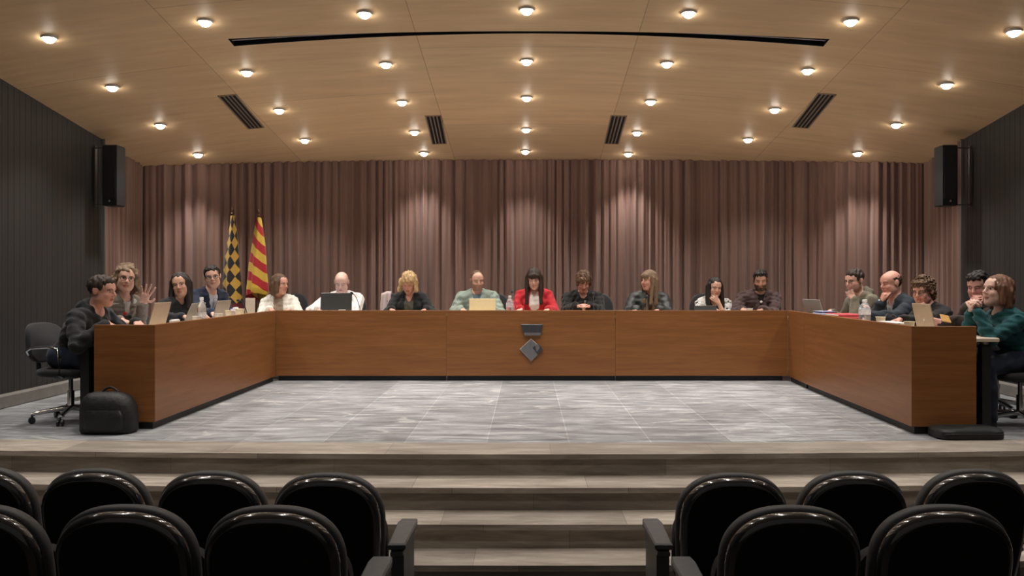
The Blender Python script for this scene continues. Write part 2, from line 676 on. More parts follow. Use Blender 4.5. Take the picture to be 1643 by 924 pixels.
# ceiling downlights
def lamp_row_name(r):
    return ['in the row nearest the curtain', 'in the second ceiling row from the curtain', 'in the middle ceiling row',
            'in the fourth ceiling row from the curtain', 'in the ceiling row farthest from the curtain'][r]


ROWS = [
    [(680, 245), (843, 242), (1008, 246)],
    [(318, 247), (489, 224), (665, 211), (844, 207), (1022, 212), (1200, 223), (1376, 245)],
    [(257, 200), (448, 176), (645, 163), (845, 156), (1044, 162), (1243, 175), (1438, 199)],
    [(180, 139), (396, 115), (619, 102), (845, 97), (1070, 101), (1296, 112), (1519, 135)],
    [(79, 60), (329, 34), (585, 21), (845, 15), (1105, 20), (1365, 33), (1627, 50)],
]
ORD = {3: ['left of three', 'middle of three', 'right of three'],
       7: ['leftmost', 'second from the left', 'third from the left', 'the middle one', 'third from the right', 'second from the right', 'rightmost']}
ring = MB()
ring.lathe([(0.064, -0.010), (0.069, -0.004), (0.069, 0.03), (0.055, 0.03), (0.055, -0.010)], n=28)
proto_light = None
for r, row in enumerate(ROWS):
    for i, (px, py) in enumerate(row):
        x, y = ceil_hit(px, py)
        z = ceil_z(x, y)
        if proto_light is None:
            proto_light = empty('ceiling_downlight', (x, y, z))
            ring.build('trim_ring', mat('pale lamp ring', (0.6, 0.56, 0.5), 0.4, 0.3, noise=((9, 9, 9), (0.55, 0.5, 0.45))), proto_light, smooth=40)
            lm = MB()
            lm.lathe([(0.006, -0.050), (0.024, -0.046), (0.040, -0.034), (0.051, -0.015), (0.053, 0.004)], n=24)
            lm.build('lamp_lens', M_LAMP, proto_light, smooth=60)
            o = proto_light
        else:
            o = copy_tree(proto_light)
            o.location = (x, y, z)
        tag(o, 'round recessed downlight, %s %s' % (ORD[len(row)][i], lamp_row_name(r)), 'downlight', 'recessed ceiling downlights')
        ld = bpy.data.lights.new('downlight_beam', 'SPOT')
        ld.energy = DOWNLIGHT_W
        ld.color = (1.0, 0.95, 0.885)
        ld.spot_size = math.radians(82.0 if curtain_y(x) - y < 1.0 else DOWNLIGHT_CONE)
        ld.spot_blend = 1.0
        ld.shadow_soft_size = 0.05
        lo = bpy.data.objects.new('downlight_beam', ld)
        COL.objects.link(lo)
        lo.location = (x, y, z - 0.08)

# the grid of downlights carries on over the steps and the first seats, above the picture
for yy in (6.45, 5.25, 4.05):
    for k in range(-3, 4):
        x = k * 1.43
        o = copy_tree(proto_light)
        o.location = (x, yy, ceil_z(x, yy))
        tag(o, 'round recessed downlight above the steps, outside the picture', 'downlight', 'recessed ceiling downlights over the steps')
        ld = bpy.data.lights.new('downlight_beam', 'SPOT')
        ld.energy = HALL_LAMP_W
        ld.color = (1.0, 0.95, 0.885)
        ld.spot_size = math.radians(DOWNLIGHT_CONE)
        ld.spot_blend = 1.0
        ld.shadow_soft_size = 0.05
        lo = bpy.data.objects.new('downlight_beam', ld)
        COL.objects.link(lo)
        lo.location = (x, yy, ceil_z(x, yy) - 0.08)

# slotted air vents
VENTS = [((364, 152), (411, 205), 'slanting slotted air vent in the ceiling, far left of the four', 0.115),
         ((695, 185), (705, 230), 'slotted air vent left of the ceiling centre, beside the middle downlights', 0.135),
         ((993, 185), (981, 230), 'slotted air vent right of the ceiling centre, beside the middle downlights', 0.135),
         ((1327, 150), (1284, 204), 'slanting slotted air vent in the ceiling, far right of the four', 0.115)]
for a, b, lab, w in VENTS:
    x0, y0 = ceil_hit(*a)
    x1, y1 = ceil_hit(*b)
    xm, ym = (x0 + x1) / 2, (y0 + y1) / 2
    pa, pb = Vector((x0, y0, ceil_z(x0, y0))), Vector((x1, y1, ceil_z(x1, y1)))
    yv = (pb - pa).normalized()
    xv = Vector((1, 0, -0.0336 * xm))
    xv = (xv - yv * xv.dot(yv)).normalized()
    zv = xv.cross(yv)
    root = empty('air_vent', ((pa + pb) / 2)[:])
    root.rotation_euler = Matrix((xv, yv, zv)).transposed().to_euler()
    ln = (pb - pa).length
    W = 0.20
    fr = MB()
    for s in (-1, 1):
        fr.box((s * (W / 2 - 0.008), 0, -0.004), (0.016, ln, 0.014))
        fr.box((0, s * (ln / 2 - 0.006), -0.004), (W, 0.012, 0.014))
    fr.build('vent_frame', mat('tan vent frame', (0.30, 0.22, 0.15), 0.5, noise=((9, 9, 9), (0.27, 0.2, 0.135))), root)
    bk = MB()
    bk.box((0, 0, -0.0015), (W - 0.02, ln - 0.02, 0.003))
    bk.build('backing', M_SLOT, root)
    for k in (-1, 0, 1):
        sl = MB()
        sl.box((k * 0.043, 0, -0.006), (0.016, ln - 0.02, 0.008), 0.002)
        sl.build('slat', mat('tan vent slat', (0.24, 0.185, 0.13), 0.5, noise=((9, 9, 9), (0.21, 0.16, 0.115))), root)
    tag(root, lab, 'air vent', 'slotted ceiling vents')


# column loudspeakers at the wall ends
def column_speaker(px0, px1, py0, py1, d, wallx, label):
    p0, p1 = at(px0, py0, d), at(px1, py1, d)
    w, h = p1.x - p0.x, p0.z - p1.z
    root = empty('column_speaker', ((p0.x + p1.x) / 2, d, p1.z))
    s = 1 if root.location.x < 0 else -1
    b = MB()
    b.box((0, 0.11, h / 2), (w, 0.21, h), 0.012)
    b.build('cabinet', M_BLACK, root, smooth=30)
    g = MB()
    g.box((0, 0.003, h / 2 + 0.02), (w - 0.03, 0.012, h - 0.12), 0.004)
    g.build('grille', mat('speaker grille', (0.014, 0.013, 0.018), 0.7, noise=((200, 200, 200), (0.006, 0.006, 0.008), 0.1)), root)
    k = MB()
    k.lathe([(0.011, 0), (0.011, 0.004), (0.006, 0.006)], (0, -0.001, 0.055), 16, (0, -1, 0))
    k.build('badge', mat('pale speaker badge', (0.5, 0.5, 0.52), 0.3, 0.6, noise=((9, 9, 9), (0.45, 0.45, 0.47))), root)
    br = MB()
    dx = wallx - root.location.x
    for zz in (0.02, h - 0.02):
        br.box((dx / 2, 0.12, zz), (abs(dx) - 0.01, 0.03, 0.012))
    br.box((dx * 0.92, 0.12, h / 2), (0.012, 0.04, h))
    br.build('wall_bracket', mat('grey bracket', (0.13, 0.12, 0.115), 0.4, 0.5, noise=((9, 9, 9), (0.11, 0.10, 0.1))), root)
    tag(root, label, 'loudspeaker', 'column loudspeakers on the walls')


column_speaker(164, 187, 232, 330, 9.95, WL, 'tall black column loudspeaker mounted at the end of the left wall')
column_speaker(1513, 1537, 232, 330, 9.9, WR, 'tall black column loudspeaker mounted at the end of the right wall')
# ------------------------------------------------------------------ the council desk
DT = 0.843       # height of the desk top
DB = 0.06        # foot of the wood panels
LEDGE = 0.748


T_ = 0.04        # thickness of the standing panels


def desk(panel, label, plinth, top=None, ledge_legs=()):
    """panel: plan of the upright wood panel; top: plan of the lower writing surface behind it"""
    cx = sum(p[0] for p in panel) / len(panel)
    cy = sum(p[1] for p in panel) / len(panel)
    root = empty('council_desk', (cx, cy, 0))
    loc = lambda q: [(x - cx, y - cy) for x, y in q]
    m = MB()
    m.prism(loc(panel), DB, DT, 0.002)
    m.build('front_panel', M_WOOD, root)
    m = MB()
    m.prism(loc(plinth), 0.0, DB)
    m.build('plinth', M_BLACK, root)
    if top:
        m = MB()
        m.prism(loc(top), LEDGE - 0.032, LEDGE, 0.005)
        m.build('writing_surface', M_CREAM, root)
    for (x, y) in ledge_legs:
        m = MB()
        m.prism(loc([(x - 0.035, y - 0.035), (x + 0.035, y - 0.035), (x + 0.035, y + 0.035), (x - 0.035, y + 0.035)]), 0.02, LEDGE - 0.055, 0.004)
        lg = m.build('leg', M_BLACK, root)
        m = MB()
        m.lathe([(0.028, LEDGE - 0.056), (0.034, LEDGE - 0.031)], (x - cx, y - cy, 0), 18)
        m.build('collar', M_STEEL, lg)
        m = MB()
        m.lathe([(0.022, 0.0), (0.022, 0.012), (0.012, 0.022)], (x - cx, y - cy, 0), 14)
        m.build('leveller', M_CHROME, lg)
    tag(root, label, 'desk', 'desk units in a horseshoe')
    return root, (cx, cy)


YF = 10.43
YT = 11.10
t = T_
desk([(-3.0, 7.03), (-3.0, YF - 0.02), (-3.0 - t, YF - 0.02), (-3.0 - t, 7.03 + t), (-3.49, 7.03 + t), (-3.49, 7.03)],
     'cherry wood desk wing running forward along the left side of the horseshoe',
     [(-3.03, 7.06), (-3.03, YF - 0.04), (-3.07, YF - 0.04), (-3.07, 7.10), (-3.46, 7.10), (-3.46, 7.06)],
     [(-3.043, 7.075), (-3.70, 7.075), (-3.70, YF - 0.03), (-3.043, YF - 0.03)], [(-3.60, 7.13), (-3.60, 9.0)])
desk([(-3.03, YF), (-0.9675, YF), (-0.9675, YF + t), (-3.03, YF + t)],
     'cherry wood desk unit left of the one carrying the steel emblem',
     [(-2.98, YF + 0.035), (-0.975, YF + 0.035), (-0.975, YF + 0.07), (-2.98, YF + 0.07)],
     [(-3.70, YF + t + 0.003), (-0.9675, YF + t + 0.003), (-0.9675, YT), (-3.70, YT)], [(-3.60, 11.0), (-1.1, 10.6)])
cd, (ccx, ccy) = desk([(-0.965, YF), (1.052, YF), (1.052, YF + t), (-0.965, YF + t)],
     'cherry wood centre desk unit with a steel emblem on its front',
     [(-0.96, YF + 0.035), (1.05, YF + 0.035), (1.05, YF + 0.07), (-0.96, YF + 0.07)],
     [(-0.965, YF + t + 0.003), (1.052, YF + t + 0.003), (1.052, YT), (-0.965, YT)], [(-0.85, 10.6)])
desk([(1.0545, YF), (3.114, YF), (3.114, YF + t), (1.0545, YF + t)],
     'cherry wood desk unit right of the one carrying the steel emblem',
     [(1.062, YF + 0.035), (3.06, YF + 0.035), (3.06, YF + 0.07), (1.062, YF + 0.07)],
     [(1.0545, YF + t + 0.006), (3.78, YF + t + 0.003), (3.78, YT), (1.06, YT)], [(2.9, 10.6), (3.68, 11.0)])
desk([(3.072, 9.675), (3.115, YF - 0.008), (3.155, YF - 0.008), (3.112, 9.675)],
     'narrow cherry wood corner piece joining the right wing to the back desks',
     [(3.102, 9.69), (3.145, YF - 0.02), (3.175, YF - 0.02), (3.132, 9.69)],
     [(3.118, 9.678), (3.158, YF + t - 0.004), (3.77, YF + t - 0.004), (3.74, 9.678)])
desk([(2.995, 6.80), (3.068, 9.66), (3.068 + t, 9.66), (2.996 + t, 6.80 + t), (3.50, 6.80 + t), (3.50, 6.80)],
     'cherry wood desk wing running forward along the right side of the horseshoe',
     [(3.03, 6.83), (3.10, 9.63), (3.14, 9.63), (3.07, 6.87), (3.47, 6.87), (3.47, 6.83)],
     [(3.041, 6.846), (3.114, 9.665), (3.735, 9.665), (3.705, 6.846)], [(3.62, 6.91), (3.66, 9.0)])

# small brass catches at the seams of the centre unit
for px, py in ((717, 505), (987, 508)):
    p = at(px, py, YF - 0.004)
    m = MB()
    m.box((p.x - ccx, p.y - ccy, p.z), (0.016, 0.008, 0.036), 0.002)
    m.build('catch', M_BRASS, cd)

# steel emblem: a crown-like trapezoid above a diamond shield
em = empty('emblem', (0, 0, 0))
em.parent = cd


def plate(name, pts, depth, material, parent, y=YF):
    m = MB()
    w = [at(px, py, y) for px, py in pts]
    n = len(w)
    ctr = sum(w, Vector()) / n
    front = [Vector((p.x - ccx, y - depth - ccy, p.z)) for p in w]
    ins = [Vector(((ctr.x + (p.x - ctr.x) * 0.94) - ccx, y - depth - 0.004 - ccy, ctr.z + (p.z - ctr.z) * 0.94)) for p in w]
    back = [Vector((p.x - ccx, y + 0.001 - ccy, p.z)) for p in w]
    fs = [tuple(range(n, 2 * n))]
    for i in range(n):
        j = (i + 1) % n
        fs += [(i, j, n + j, n + i), (2 * n + i, 2 * n + j, j, i)]
    m.add(front + ins + back, fs)
    return m.build(name, material, parent)


crown = plate('crown', [(836, 520), (871, 520), (868, 538), (841, 538)], 0.02, M_STEEL_D, em)
plate('crown_band', [(841, 533.5), (868, 533.5), (867, 538), (841.5, 538)], 0.028, M_STEEL, crown)
shield = plate('shield', [(833.5, 560), (852, 543), (871.5, 560), (852, 579.5)], 0.022, M_STEEL, em)
plate('shield_relief', [(854, 557), (863, 551), (871, 560), (863, 569)], 0.030, M_STEEL_D, shield)
plate('shield_relief', [(858, 553), (864, 551.5), (866, 558), (861, 564)], 0.036, M_STEEL, shield)


# ------------------------------------------------------------------ flags
def flag_mat(name, kind):
    m, nt, b = node_mat(name)
    uv = N(nt, 'UVMap')
    sp = N(nt, 'SeparateXYZ')
    L(nt, uv.outputs[0], sp.inputs[0])

    def math_(op, a, c):
        n = N(nt, 'Math', operation=op)
        for i, q in enumerate((a, c)):
            if q is None:
                continue
            if isinstance(q, (int, float)):
                n.inputs[i].default_value = q
            else:
                L(nt, q, n.inputs[i])
        return n.outputs[0]
    if kind == 'lozenge':
        u = math_('MULTIPLY', sp.outputs[0], 5.0)
        v = math_('MULTIPLY', sp.outputs[1], 7.0)
        a = math_('FLOOR', math_('ADD', u, v), None)
        c = math_('FLOOR', math_('SUBTRACT', u, v), None)
        k = math_('FLOORED_MODULO', math_('ADD', a, c), 2.0)
        col = mixc(nt, k, (0.52, 0.31, 0.05), (0.012, 0.009, 0.010))
        low = math_('LESS_THAN', sp.outputs[1], 0.075)
        col = mixc(nt, low, col, (0.13, 0.008, 0.015))
    else:
        v = math_('ADD', math_('MULTIPLY', sp.outputs[1], 4.2), math_('MULTIPLY', math_('SINE', math_('MULTIPLY', sp.outputs[0], 2 * math.pi), None), 0.36))
        k = math_('GREATER_THAN', math_('FRACT', v, None), 0.5)
        col = mixc(nt, k, (0.58, 0.38, 0.045), (0.38, 0.010, 0.016))
    L(nt, col, b.inputs['Base Color'])
    b.inputs['Roughness'].default_value = 0.75
    b.inputs['Sheen Weight'].default_value = 0.2
    return m


def flag(px_top, py_top, d, outline, material, label, seed, bottom_slant):
    """outline: [(py, px_left, px_right)] top to bottom"""
    top = at(px_top, py_top, d)
    root = empty('flag', (top.x, d, 0))
    rs = np.random.RandomState(seed)
    ys = np.array([o[0] for o in outline])
    xl = np.array([o[1] for o in outline])
    xr = np.array([o[2] for o in outline])
    nv, nu = 44, 72
    m = MB()
    uvs = []
    for j in range(nv):
        t = j / (nv - 1)
        py = ys[0] + (ys[-1] - ys[0]) * t
        a, c = at(np.interp(py, ys, xl), py, d), at(np.interp(py, ys, xr), py, d)
        cxm, hw = (a.x + c.x) / 2, (c.x - a.x) / 2
        for i in range(nu):
            ph = 2 * math.pi * i / (nu - 1)
            flute = 1.0 + 0.16 * t ** 0.6 * math.cos(5 * ph + 0.6) + 0.06 * t * math.sin(9 * ph + 2 + t * 2)
            rx = hw * flute
            ry = min(0.16, hw * 0.9) * flute
            zz = a.z + bottom_slant * t * t * math.sin(ph + math.pi / 2)
            m.v.append((cxm + rx * math.sin(ph) - top.x, -ry * math.cos(ph), zz))
            uvs.append((i / (nu - 1), 1 - t))
    for j in range(nv - 1):
        for i in range(nu - 1):
            m.f.append((j * nu + i, (j + 1) * nu + i, (j + 1) * nu + i + 1, j * nu + i + 1))
    o = m.build('flag_cloth', material, root, smooth=180, fix=False)
    uvl = o.data.uv_layers.new(name='UVMap')
    for lp in o.data.loops:
        uvl.data[lp.index].uv = uvs[lp.vertex_index]
    p = MB()
    p.tube([(0, 0, 0.03), (0, 0, top.z - 0.03)], 0.014, 12)
    p.build('pole', mat('dark flag pole', (0.16, 0.075, 0.03), 0.4, noise=((9, 9, 40), (0.12, 0.055, 0.02))), root, smooth=60)
    f = MB()
    f.lathe([(0.018, 0), (0.024, 0.008), (0.012, 0.02), (0.02, 0.04), (0.017, 0.062), (0.003, 0.095)], (0, 0, top.z - 0.03), 16)
    f.build('finial', mat('dark bronze finial', (0.14, 0.075, 0.04), 0.4, 0.5, noise=((30, 30, 30), (0.10, 0.05, 0.03))), root, smooth=60)
    s = MB()
    s.lathe([(0.17, 0.0), (0.17, 0.015), (0.10, 0.035), (0.03, 0.06), (0.022, 0.12)], (0, 0, 0), 24)
    s.build('base', M_BLACK, root, smooth=40)
    tag(root, label, 'flag', 'flags on poles')


flag(373, 340, 11.45, [(346, 370, 377), (360, 369, 379), (385, 366, 382), (415, 362, 384), (450, 359, 387), (475, 359, 389), (498, 360, 392)],
     flag_mat('yellow and black lozenge cloth', 'lozenge'), 'yellow and black lozenge-patterned flag hanging on a pole before the curtain', 1, 0.0)
flag(415, 343, 11.45, [(349, 412, 419), (365, 409, 422), (395, 405, 426), (425, 401, 428), (450, 399, 430), (468, 397, 431), (476, 397, 429)],
     flag_mat('yellow and red striped cloth', 'stripe'), 'yellow and red striped flag hanging on a pole before the curtain', 2, 0.05)

# ------------------------------------------------------------------ bags on the stage
p = at(174, 692, 6.86)
bag = empty('bag', (p.x - 0.008, 6.89, 0))
bm_ = MB()


def soft_block(m, prof, n=40, sq=3.4):
    """stack of superellipse rings (z, half x, half y, dx)"""
    for z, hx, hy, dx in prof:
        for k in range(n):
            a = 2 * math.pi * k / n
            c, s = math.cos(a), math.sin(a)
            r = (abs(c) ** sq + abs(s) ** sq) ** (-1 / sq)
            m.v.append((hx * r * c + dx + 0.004 * math.sin(5 * a + z * 30), hy * r * s, z))
    for i in range(len(prof) - 1):
        for k in range(n):
            j = (k + 1) % n
            m.f.append((i * n + k, i * n + j, (i + 1) * n + j, (i + 1) * n + k))
    m.f.append(tuple(range(n))[::-1])
    m.f.append(tuple(range((len(prof) - 1) * n, len(prof) * n)))


M_BAG = mat('black nylon', (0.010, 0.010, 0.011), 0.6, noise=((60, 60, 60), (0.007, 0.007, 0.008)), bump=((25, 25, 25), 0.6, 0.01))
soft_block(bm_, [(0.0, 0.195, 0.10, 0), (0.02, 0.212, 0.115, 0), (0.12, 0.214, 0.12, 0), (0.22, 0.205, 0.115, -0.005), (0.28, 0.18, 0.10, -0.012), (0.31, 0.14, 0.07, -0.02), (0.322, 0.09, 0.04, -0.025)])
bm_.build('bag_body', M_BAG, bag, smooth=60)
pk = MB()
soft_block(pk, [(0.03, 0.13, 0.02, 0.01), (0.05, 0.15, 0.03, 0.01), (0.15, 0.15, 0.035, 0.01), (0.19, 0.13, 0.02, 0.01)])
pko = pk.build('pocket', M_BAG, bag, smooth=60)
pko.location = (0, -0.112, 0)
hb = MB()
hb.tube([(-0.07 + 0.14 * t, 0.02, 0.31 + 0.045 * math.sin(math.pi * t)) for t in np.linspace(0, 1, 12)], 0.009, 8)
hb.build('handle', M_BLACK, bag, smooth=60)
tag(bag, 'bulky black bag standing on the floor against the left desk end', 'bag')

p = at(1566, 708, 6.52)
case = empty('flat_case', (p.x, 6.68, 0))
cb = MB()
soft_block(cb, [(0.0, 0.235, 0.13, 0), (0.012, 0.25, 0.14, 0), (0.06, 0.25, 0.14, 0), (0.078, 0.235, 0.125, 0), (0.084, 0.18, 0.09, 0)], sq=6)
cb.build('case_body', mat('black case cloth', (0.013, 0.015, 0.014), 0.6, noise=((60, 60, 60), (0.009, 0.011, 0.010))), case, smooth=40)
hd = MB()
hd.tube([(-0.13 + 0.12 * t, 0.145 , 0.05 + 0.085 * math.sin(math.pi * t)) for t in np.linspace(0, 1, 14)], 0.012, 8)
hd.build('handle', M_BLACK, case, smooth=60)
zp = MB()
zp.tube([(-0.22, -0.138, 0.045), (0.22, -0.138, 0.045)], 0.006, 8)
zp.build('zip', M_PLASTIC, case, smooth=60)
tag(case, 'flat black case lying on the floor at the foot of the right desk end', 'case')


# ------------------------------------------------------------------ office chairs
def loft_slab(m, rings):
    """rings of equal point count -> closed surface"""
    n = len(rings[0])
    b = len(m.v)
    for r in rings:
        m.v += [tuple(q) for q in r]
    for i in range(len(rings) - 1):
        for k in range(n):
            j = (k + 1) % n
            m.f.append((b + i * n + k, b + i * n + j, b + (i + 1) * n + j, b + (i + 1) * n + k))
    m.f.append(tuple(b + k for k in range(n))[::-1])
    m.f.append(tuple(b + (len(rings) - 1) * n + k for k in range(n)))


def se_ring(hx, hz, sq, n=48):
    out = []
    for k in range(n):
        a = 2 * math.pi * k / n
        c, s = math.cos(a), math.sin(a)
        r = (abs(c) ** sq + abs(s) ** sq) ** (-1 / sq)
        out.append((hx * r * c, hz * r * s))
    return out


def office_chair(back_top, back_w, material):
    """faces +Y, seat top at 0.46"""
    root = empty('office_chair')
    m = MB()
    rings = []
    for z, g in ((0.395, 0.86), (0.405, 0.96), (0.43, 1.0), (0.452, 0.97), (0.462, 0.86)):
        rings.append([(x * g, y * g + 0.02, z - 0.02 * max(0, (y - 0.12) / 0.12) ** 2 * 0.3) for x, y in se_ring(0.245, 0.235, 3.6)])
    loft_slab(m, rings)
    m.build('seat', material, root, smooth=60)
    # backrest: slab standing at the rear, curved round the sitter
    m = MB()
    hz = (back_top - 0.50) / 2
    zc = 0.50 + hz
    rings = []
    for dy, g in ((-0.03, 0.90), (-0.022, 0.97), (0.0, 1.0), (0.022, 0.97), (0.03, 0.90)):
        ring_ = []
        for x, z in se_ring(back_w / 2, hz, 3.2):
            xx, zz = x * g, z * (1 - (1 - g) * 0.6)
            lean = -0.10 * (zz + hz) / 0.5
            ring_.append((xx * (1.0 - 0.10 * max(0, zz / hz)), -0.235 + dy + lean + 0.75 * xx * xx, zc + zz))
        rings.append(ring_)
    loft_slab(m, rings)
    m.build('backrest', material, root, smooth=60)
    m = MB()
    m.tube([(0, -0.02, 0.385), (0, -0.22, 0.385), (0, -0.30, 0.42), (0, -0.315, 0.60)], 0.022, 10, flat=1.0)
    m.build('back_support', M_PLASTIC, root, smooth=60)
    for s in (-1, 1):
        m = MB()
        pts = [(s * 0.235, 0.10, 0.40), (s * 0.30, 0.11, 0.42), (s * 0.315, 0.12, 0.56), (s * 0.315, 0.10, 0.635), (s * 0.31, 0.02, 0.655), (s * 0.305, -0.14, 0.645), (s * 0.29, -0.19, 0.62), (s * 0.235, -0.215, 0.585)]
        m.tube(pts, 0.012, 10)
        m.build('armrest', M_CHROME, root, smooth=60)
    m = MB()
    m.lathe([(0.028, 0.10), (0.028, 0.26), (0.018, 0.26), (0.018, 0.40)], (0, 0, 0), 18)
    m.build('gas_column', M_CHROME, root, smooth=40)
    m = MB()
    m.box((0, 0, 0.385), (0.16, 0.20, 0.03), 0.006)
    m.build('seat_plate', M_PLASTIC, root)
    for k in range(5):
        a = 2 * math.pi * k / 5 + 0.35
        c, s = math.cos(a), math.sin(a)
        m = MB()
        m.tube([(0.02 * c, 0.02 * s, 0.115), (0.16 * c, 0.16 * s, 0.10), (0.29 * c, 0.29 * s, 0.078)], [0.024, 0.02, 0.016], 10)
        sp = m.build('base_spoke', M_CHROME, root, smooth=60)
        m = MB()
        for q in (-0.017, 0.017):
            m.lathe([(0.012, -0.009), (0.027, -0.008), (0.027, 0.008), (0.012, 0.009)], (0.29 * c - s * q, 0.29 * s + c * q, 0.0275), 16, (-s, c, 0))
        m.tube([(0.29 * c, 0.29 * s, 0.03), (0.29 * c, 0.29 * s, 0.075)], 0.008, 8)
        m.build('caster', M_PLASTIC, sp, smooth=50)
    return root


CHAIR_HIGH = office_chair(1.03, 0.50, M_FABRIC)
CHAIR_MID = office_chair(0.84, 0.47, M_FABRIC)
CHAIR_USED = {}


def place_chair(kind, loc, rz, label):
    proto = CHAIR_HIGH if kind == 'high' else CHAIR_MID
    if kind not in CHAIR_USED:
        CHAIR_USED[kind] = True
        o = proto
    else:
        o = copy_tree(proto)
    o.location = loc
    o.rotation_euler = (0, 0, rz)
    tag(o, label, 'chair', 'black office chairs behind the desks')
    return o


# ------------------------------------------------------------------ auditorium seats
def theatre_seat():
    """faces +Y (the stage), floor at z = 0; the aisle arm is added separately"""
    root = empty('auditorium_seat')
    hw, top, bot = 0.238, 0.927, 0.34

    def outline(n=56):
        pts = []
        for k in range(n + 1):
            a = math.pi * k / n
            c, s = math.cos(a), math.sin(a)
            sq = 2.5
            r = (abs(c) ** sq + abs(s) ** sq) ** (-1 / sq)
            pts.append((hw * r * c, top - 0.21 + 0.21 * r * s))
        for t in np.linspace(0.08, 1, 14):
            pts.append((-hw + 0.035 * t * t, (top - 0.21) + (bot - top + 0.21) * t))
        for t in np.linspace(0, 0.92, 14):
            q = 1 - t
            pts.append((hw - 0.035 * q * q, (top - 0.21) + (bot - top + 0.21) * q))
        return pts
    ol = outline()

    def ring_at(o, y):
        q = inset(ol, o)
        return [(x, y + -0.20 * (z - bot) + 0.05 * 0, z) for x, z in q]
    R = 0.038
    rings = []
    th = 0.095
    for a in np.linspace(0, math.pi / 2, 9):
        rings.append(ring_at(R * (1 - math.sin(a)), -R * math.cos(a) + R - th))
    rings.append(ring_at(0.001, -0.040))
    rings.append(ring_at(0.010, -0.036))
    m = MB()
    loft_slab(m, rings)
    m.build('back_shell', M_SEATSHELL, root, smooth=60)
    m = MB()
    loft_slab(m, [ring_at(0.026, -th + 0.006), ring_at(0.029, -th - 0.002), ring_at(0.038, -th - 0.005)])
    m.build('back_panel', M_SEATPANEL, root, smooth=40)
    m = MB()
    rings = [ring_at(0.006, -0.046), ring_at(-0.007, -0.040), ring_at(-0.013, -0.028), ring_at(-0.014, -0.012), ring_at(-0.010, 0.006), ring_at(0.004, 0.022), ring_at(0.03, 0.034), ring_at(0.08, 0.04)]
    loft_slab(m, rings)
    m.build('back_cushion', M_SEATPAD, root, smooth=70)
    m = MB()       # folded-up seat
    rings = []
    for dy, g in ((0.10, 0.92), (0.11, 1.0), (0.17, 1.0), (0.19, 0.9)):
        rings.append([(x * g, dy - 0.12 * z, 0.52 + z * g) for x, z in se_ring(0.225, 0.20, 4)])
    loft_slab(m, rings)
    m.build('seat', M_SEATPANEL, root, smooth=50)
    return root


def seat_arm(root, side, aisle):
    x = side * 0.285
    m = MB()
    pl = [(x - 0.042, 0.02), (x + 0.042, 0.02), (x + 0.05, 0.40), (x + 0.042, 0.46), (x - 0.042, 0.46), (x - 0.05, 0.40)]
    m.prism(pl, 0.545, 0.575, 0.007)
    a = m.build('armrest', M_SEATARM, root, smooth=40)
    m = MB()
    m.box((x, 0.035, 0.525), (0.06, 0.03, 0.025), 0.006)
    m.build('arm_clip', M_SEATARM, a)
    m = MB()
    m.prism([(x - 0.03, 0.05), (x + 0.03, 0.05), (x + 0.03, 0.42), (x - 0.03, 0.42)], 0.0, 0.545, 0.006)
    m.build('side_panel', M_SEATSHELL if not aisle else M_SEATARM, root, smooth=40)


seat_plain = theatre_seat()
seat_arm(seat_plain, 1, False)
ROW_FAR, ROW_NEAR = -0.60, -0.53


def place_seat(px_mid, py_top, d, zf, label, group, arms=None, rz=0.0, proto=[seat_plain]):
    global SEAT_FIRST
    if arms is None:
        if not SEAT_FIRST:
            o = copy_tree(proto[0])
        else:
            o = proto[0]
            SEAT_FIRST = False
    else:
        o = theatre_seat()
        for s, aisle in arms:
            seat_arm(o, s, aisle)
    o.location = ((px_mid - CX) / F * d, d + 0.18, zf)
    o.rotation_euler = (0, 0, rz)
    tag(o, label, 'auditorium seat', group)


SEAT_FIRST = True
GL, GR = 'auditorium seats left of the aisle', 'auditorium seats right of the aisle'
place_seat(522, 762, 3.86, ROW_FAR, 'black auditorium seat beside the aisle, left block, row nearer the steps', GL, [(1, True), (-1, False)])
place_seat(333, 757, 3.90, ROW_FAR, 'black auditorium seat second from the aisle, left block, row nearer the steps', GL, [(-1, False)], 0.0)
place_seat(144, 752, 3.95, ROW_FAR, 'black auditorium seat third from the aisle, left block, row nearer the steps', GL, [(-1, False)], 0.0)
place_seat(-42, 750, 3.99, ROW_FAR, 'black auditorium seat cut by the left photo edge, row nearer the steps', GL, [(-1, False)], 0.0)
place_seat(432, 820, 3.02, ROW_NEAR, 'black auditorium seat nearest the aisle, left block, front row of the picture', GL, [(1, True), (-1, False)])
place_seat(190, 820, 3.03, ROW_NEAR, 'black auditorium seat second from the aisle, left block, front row of the picture', GL, [(-1, False)])
place_seat(-54, 820, 3.04, ROW_NEAR, 'black auditorium seat cut by the left photo edge, front row of the picture', GL, [(-1, False)])
place_seat(1180, 764, 3.86, ROW_FAR, 'black auditorium seat beside the aisle, right block, row nearer the steps', GR, [(-1, True), (1, False)])
place_seat(1375, 762, 3.90, ROW_FAR, 'black auditorium seat second from the aisle, right block, row nearer the steps', GR)
place_seat(1571, 760, 3.94, ROW_FAR, 'black auditorium seat cut by the right photo edge, row nearer the steps', GR)
place_seat(1277, 822, 3.02, ROW_NEAR, 'black auditorium seat nearest the aisle, right block, front row of the picture', GR, [(-1, True), (1, False)])
place_seat(1524, 822, 3.03, ROW_NEAR, 'black auditorium seat second from the aisle, right block, front row of the picture', GR)
# ------------------------------------------------------------------ implicit surfaces: one continuous skin per body
def smin(a, b, k):
    if k <= 0:
        return np.minimum(a, b)
    h = np.clip(0.5 + 0.5 * (b - a) / k, 0, 1)
    return b + (a - b) * h - k * h * (1 - h)


def cap(a, b, ra, rb=None, k=0.02):
    return ('c', np.array(a, float), np.array(b, float), ra, ra if rb is None else rb, k)


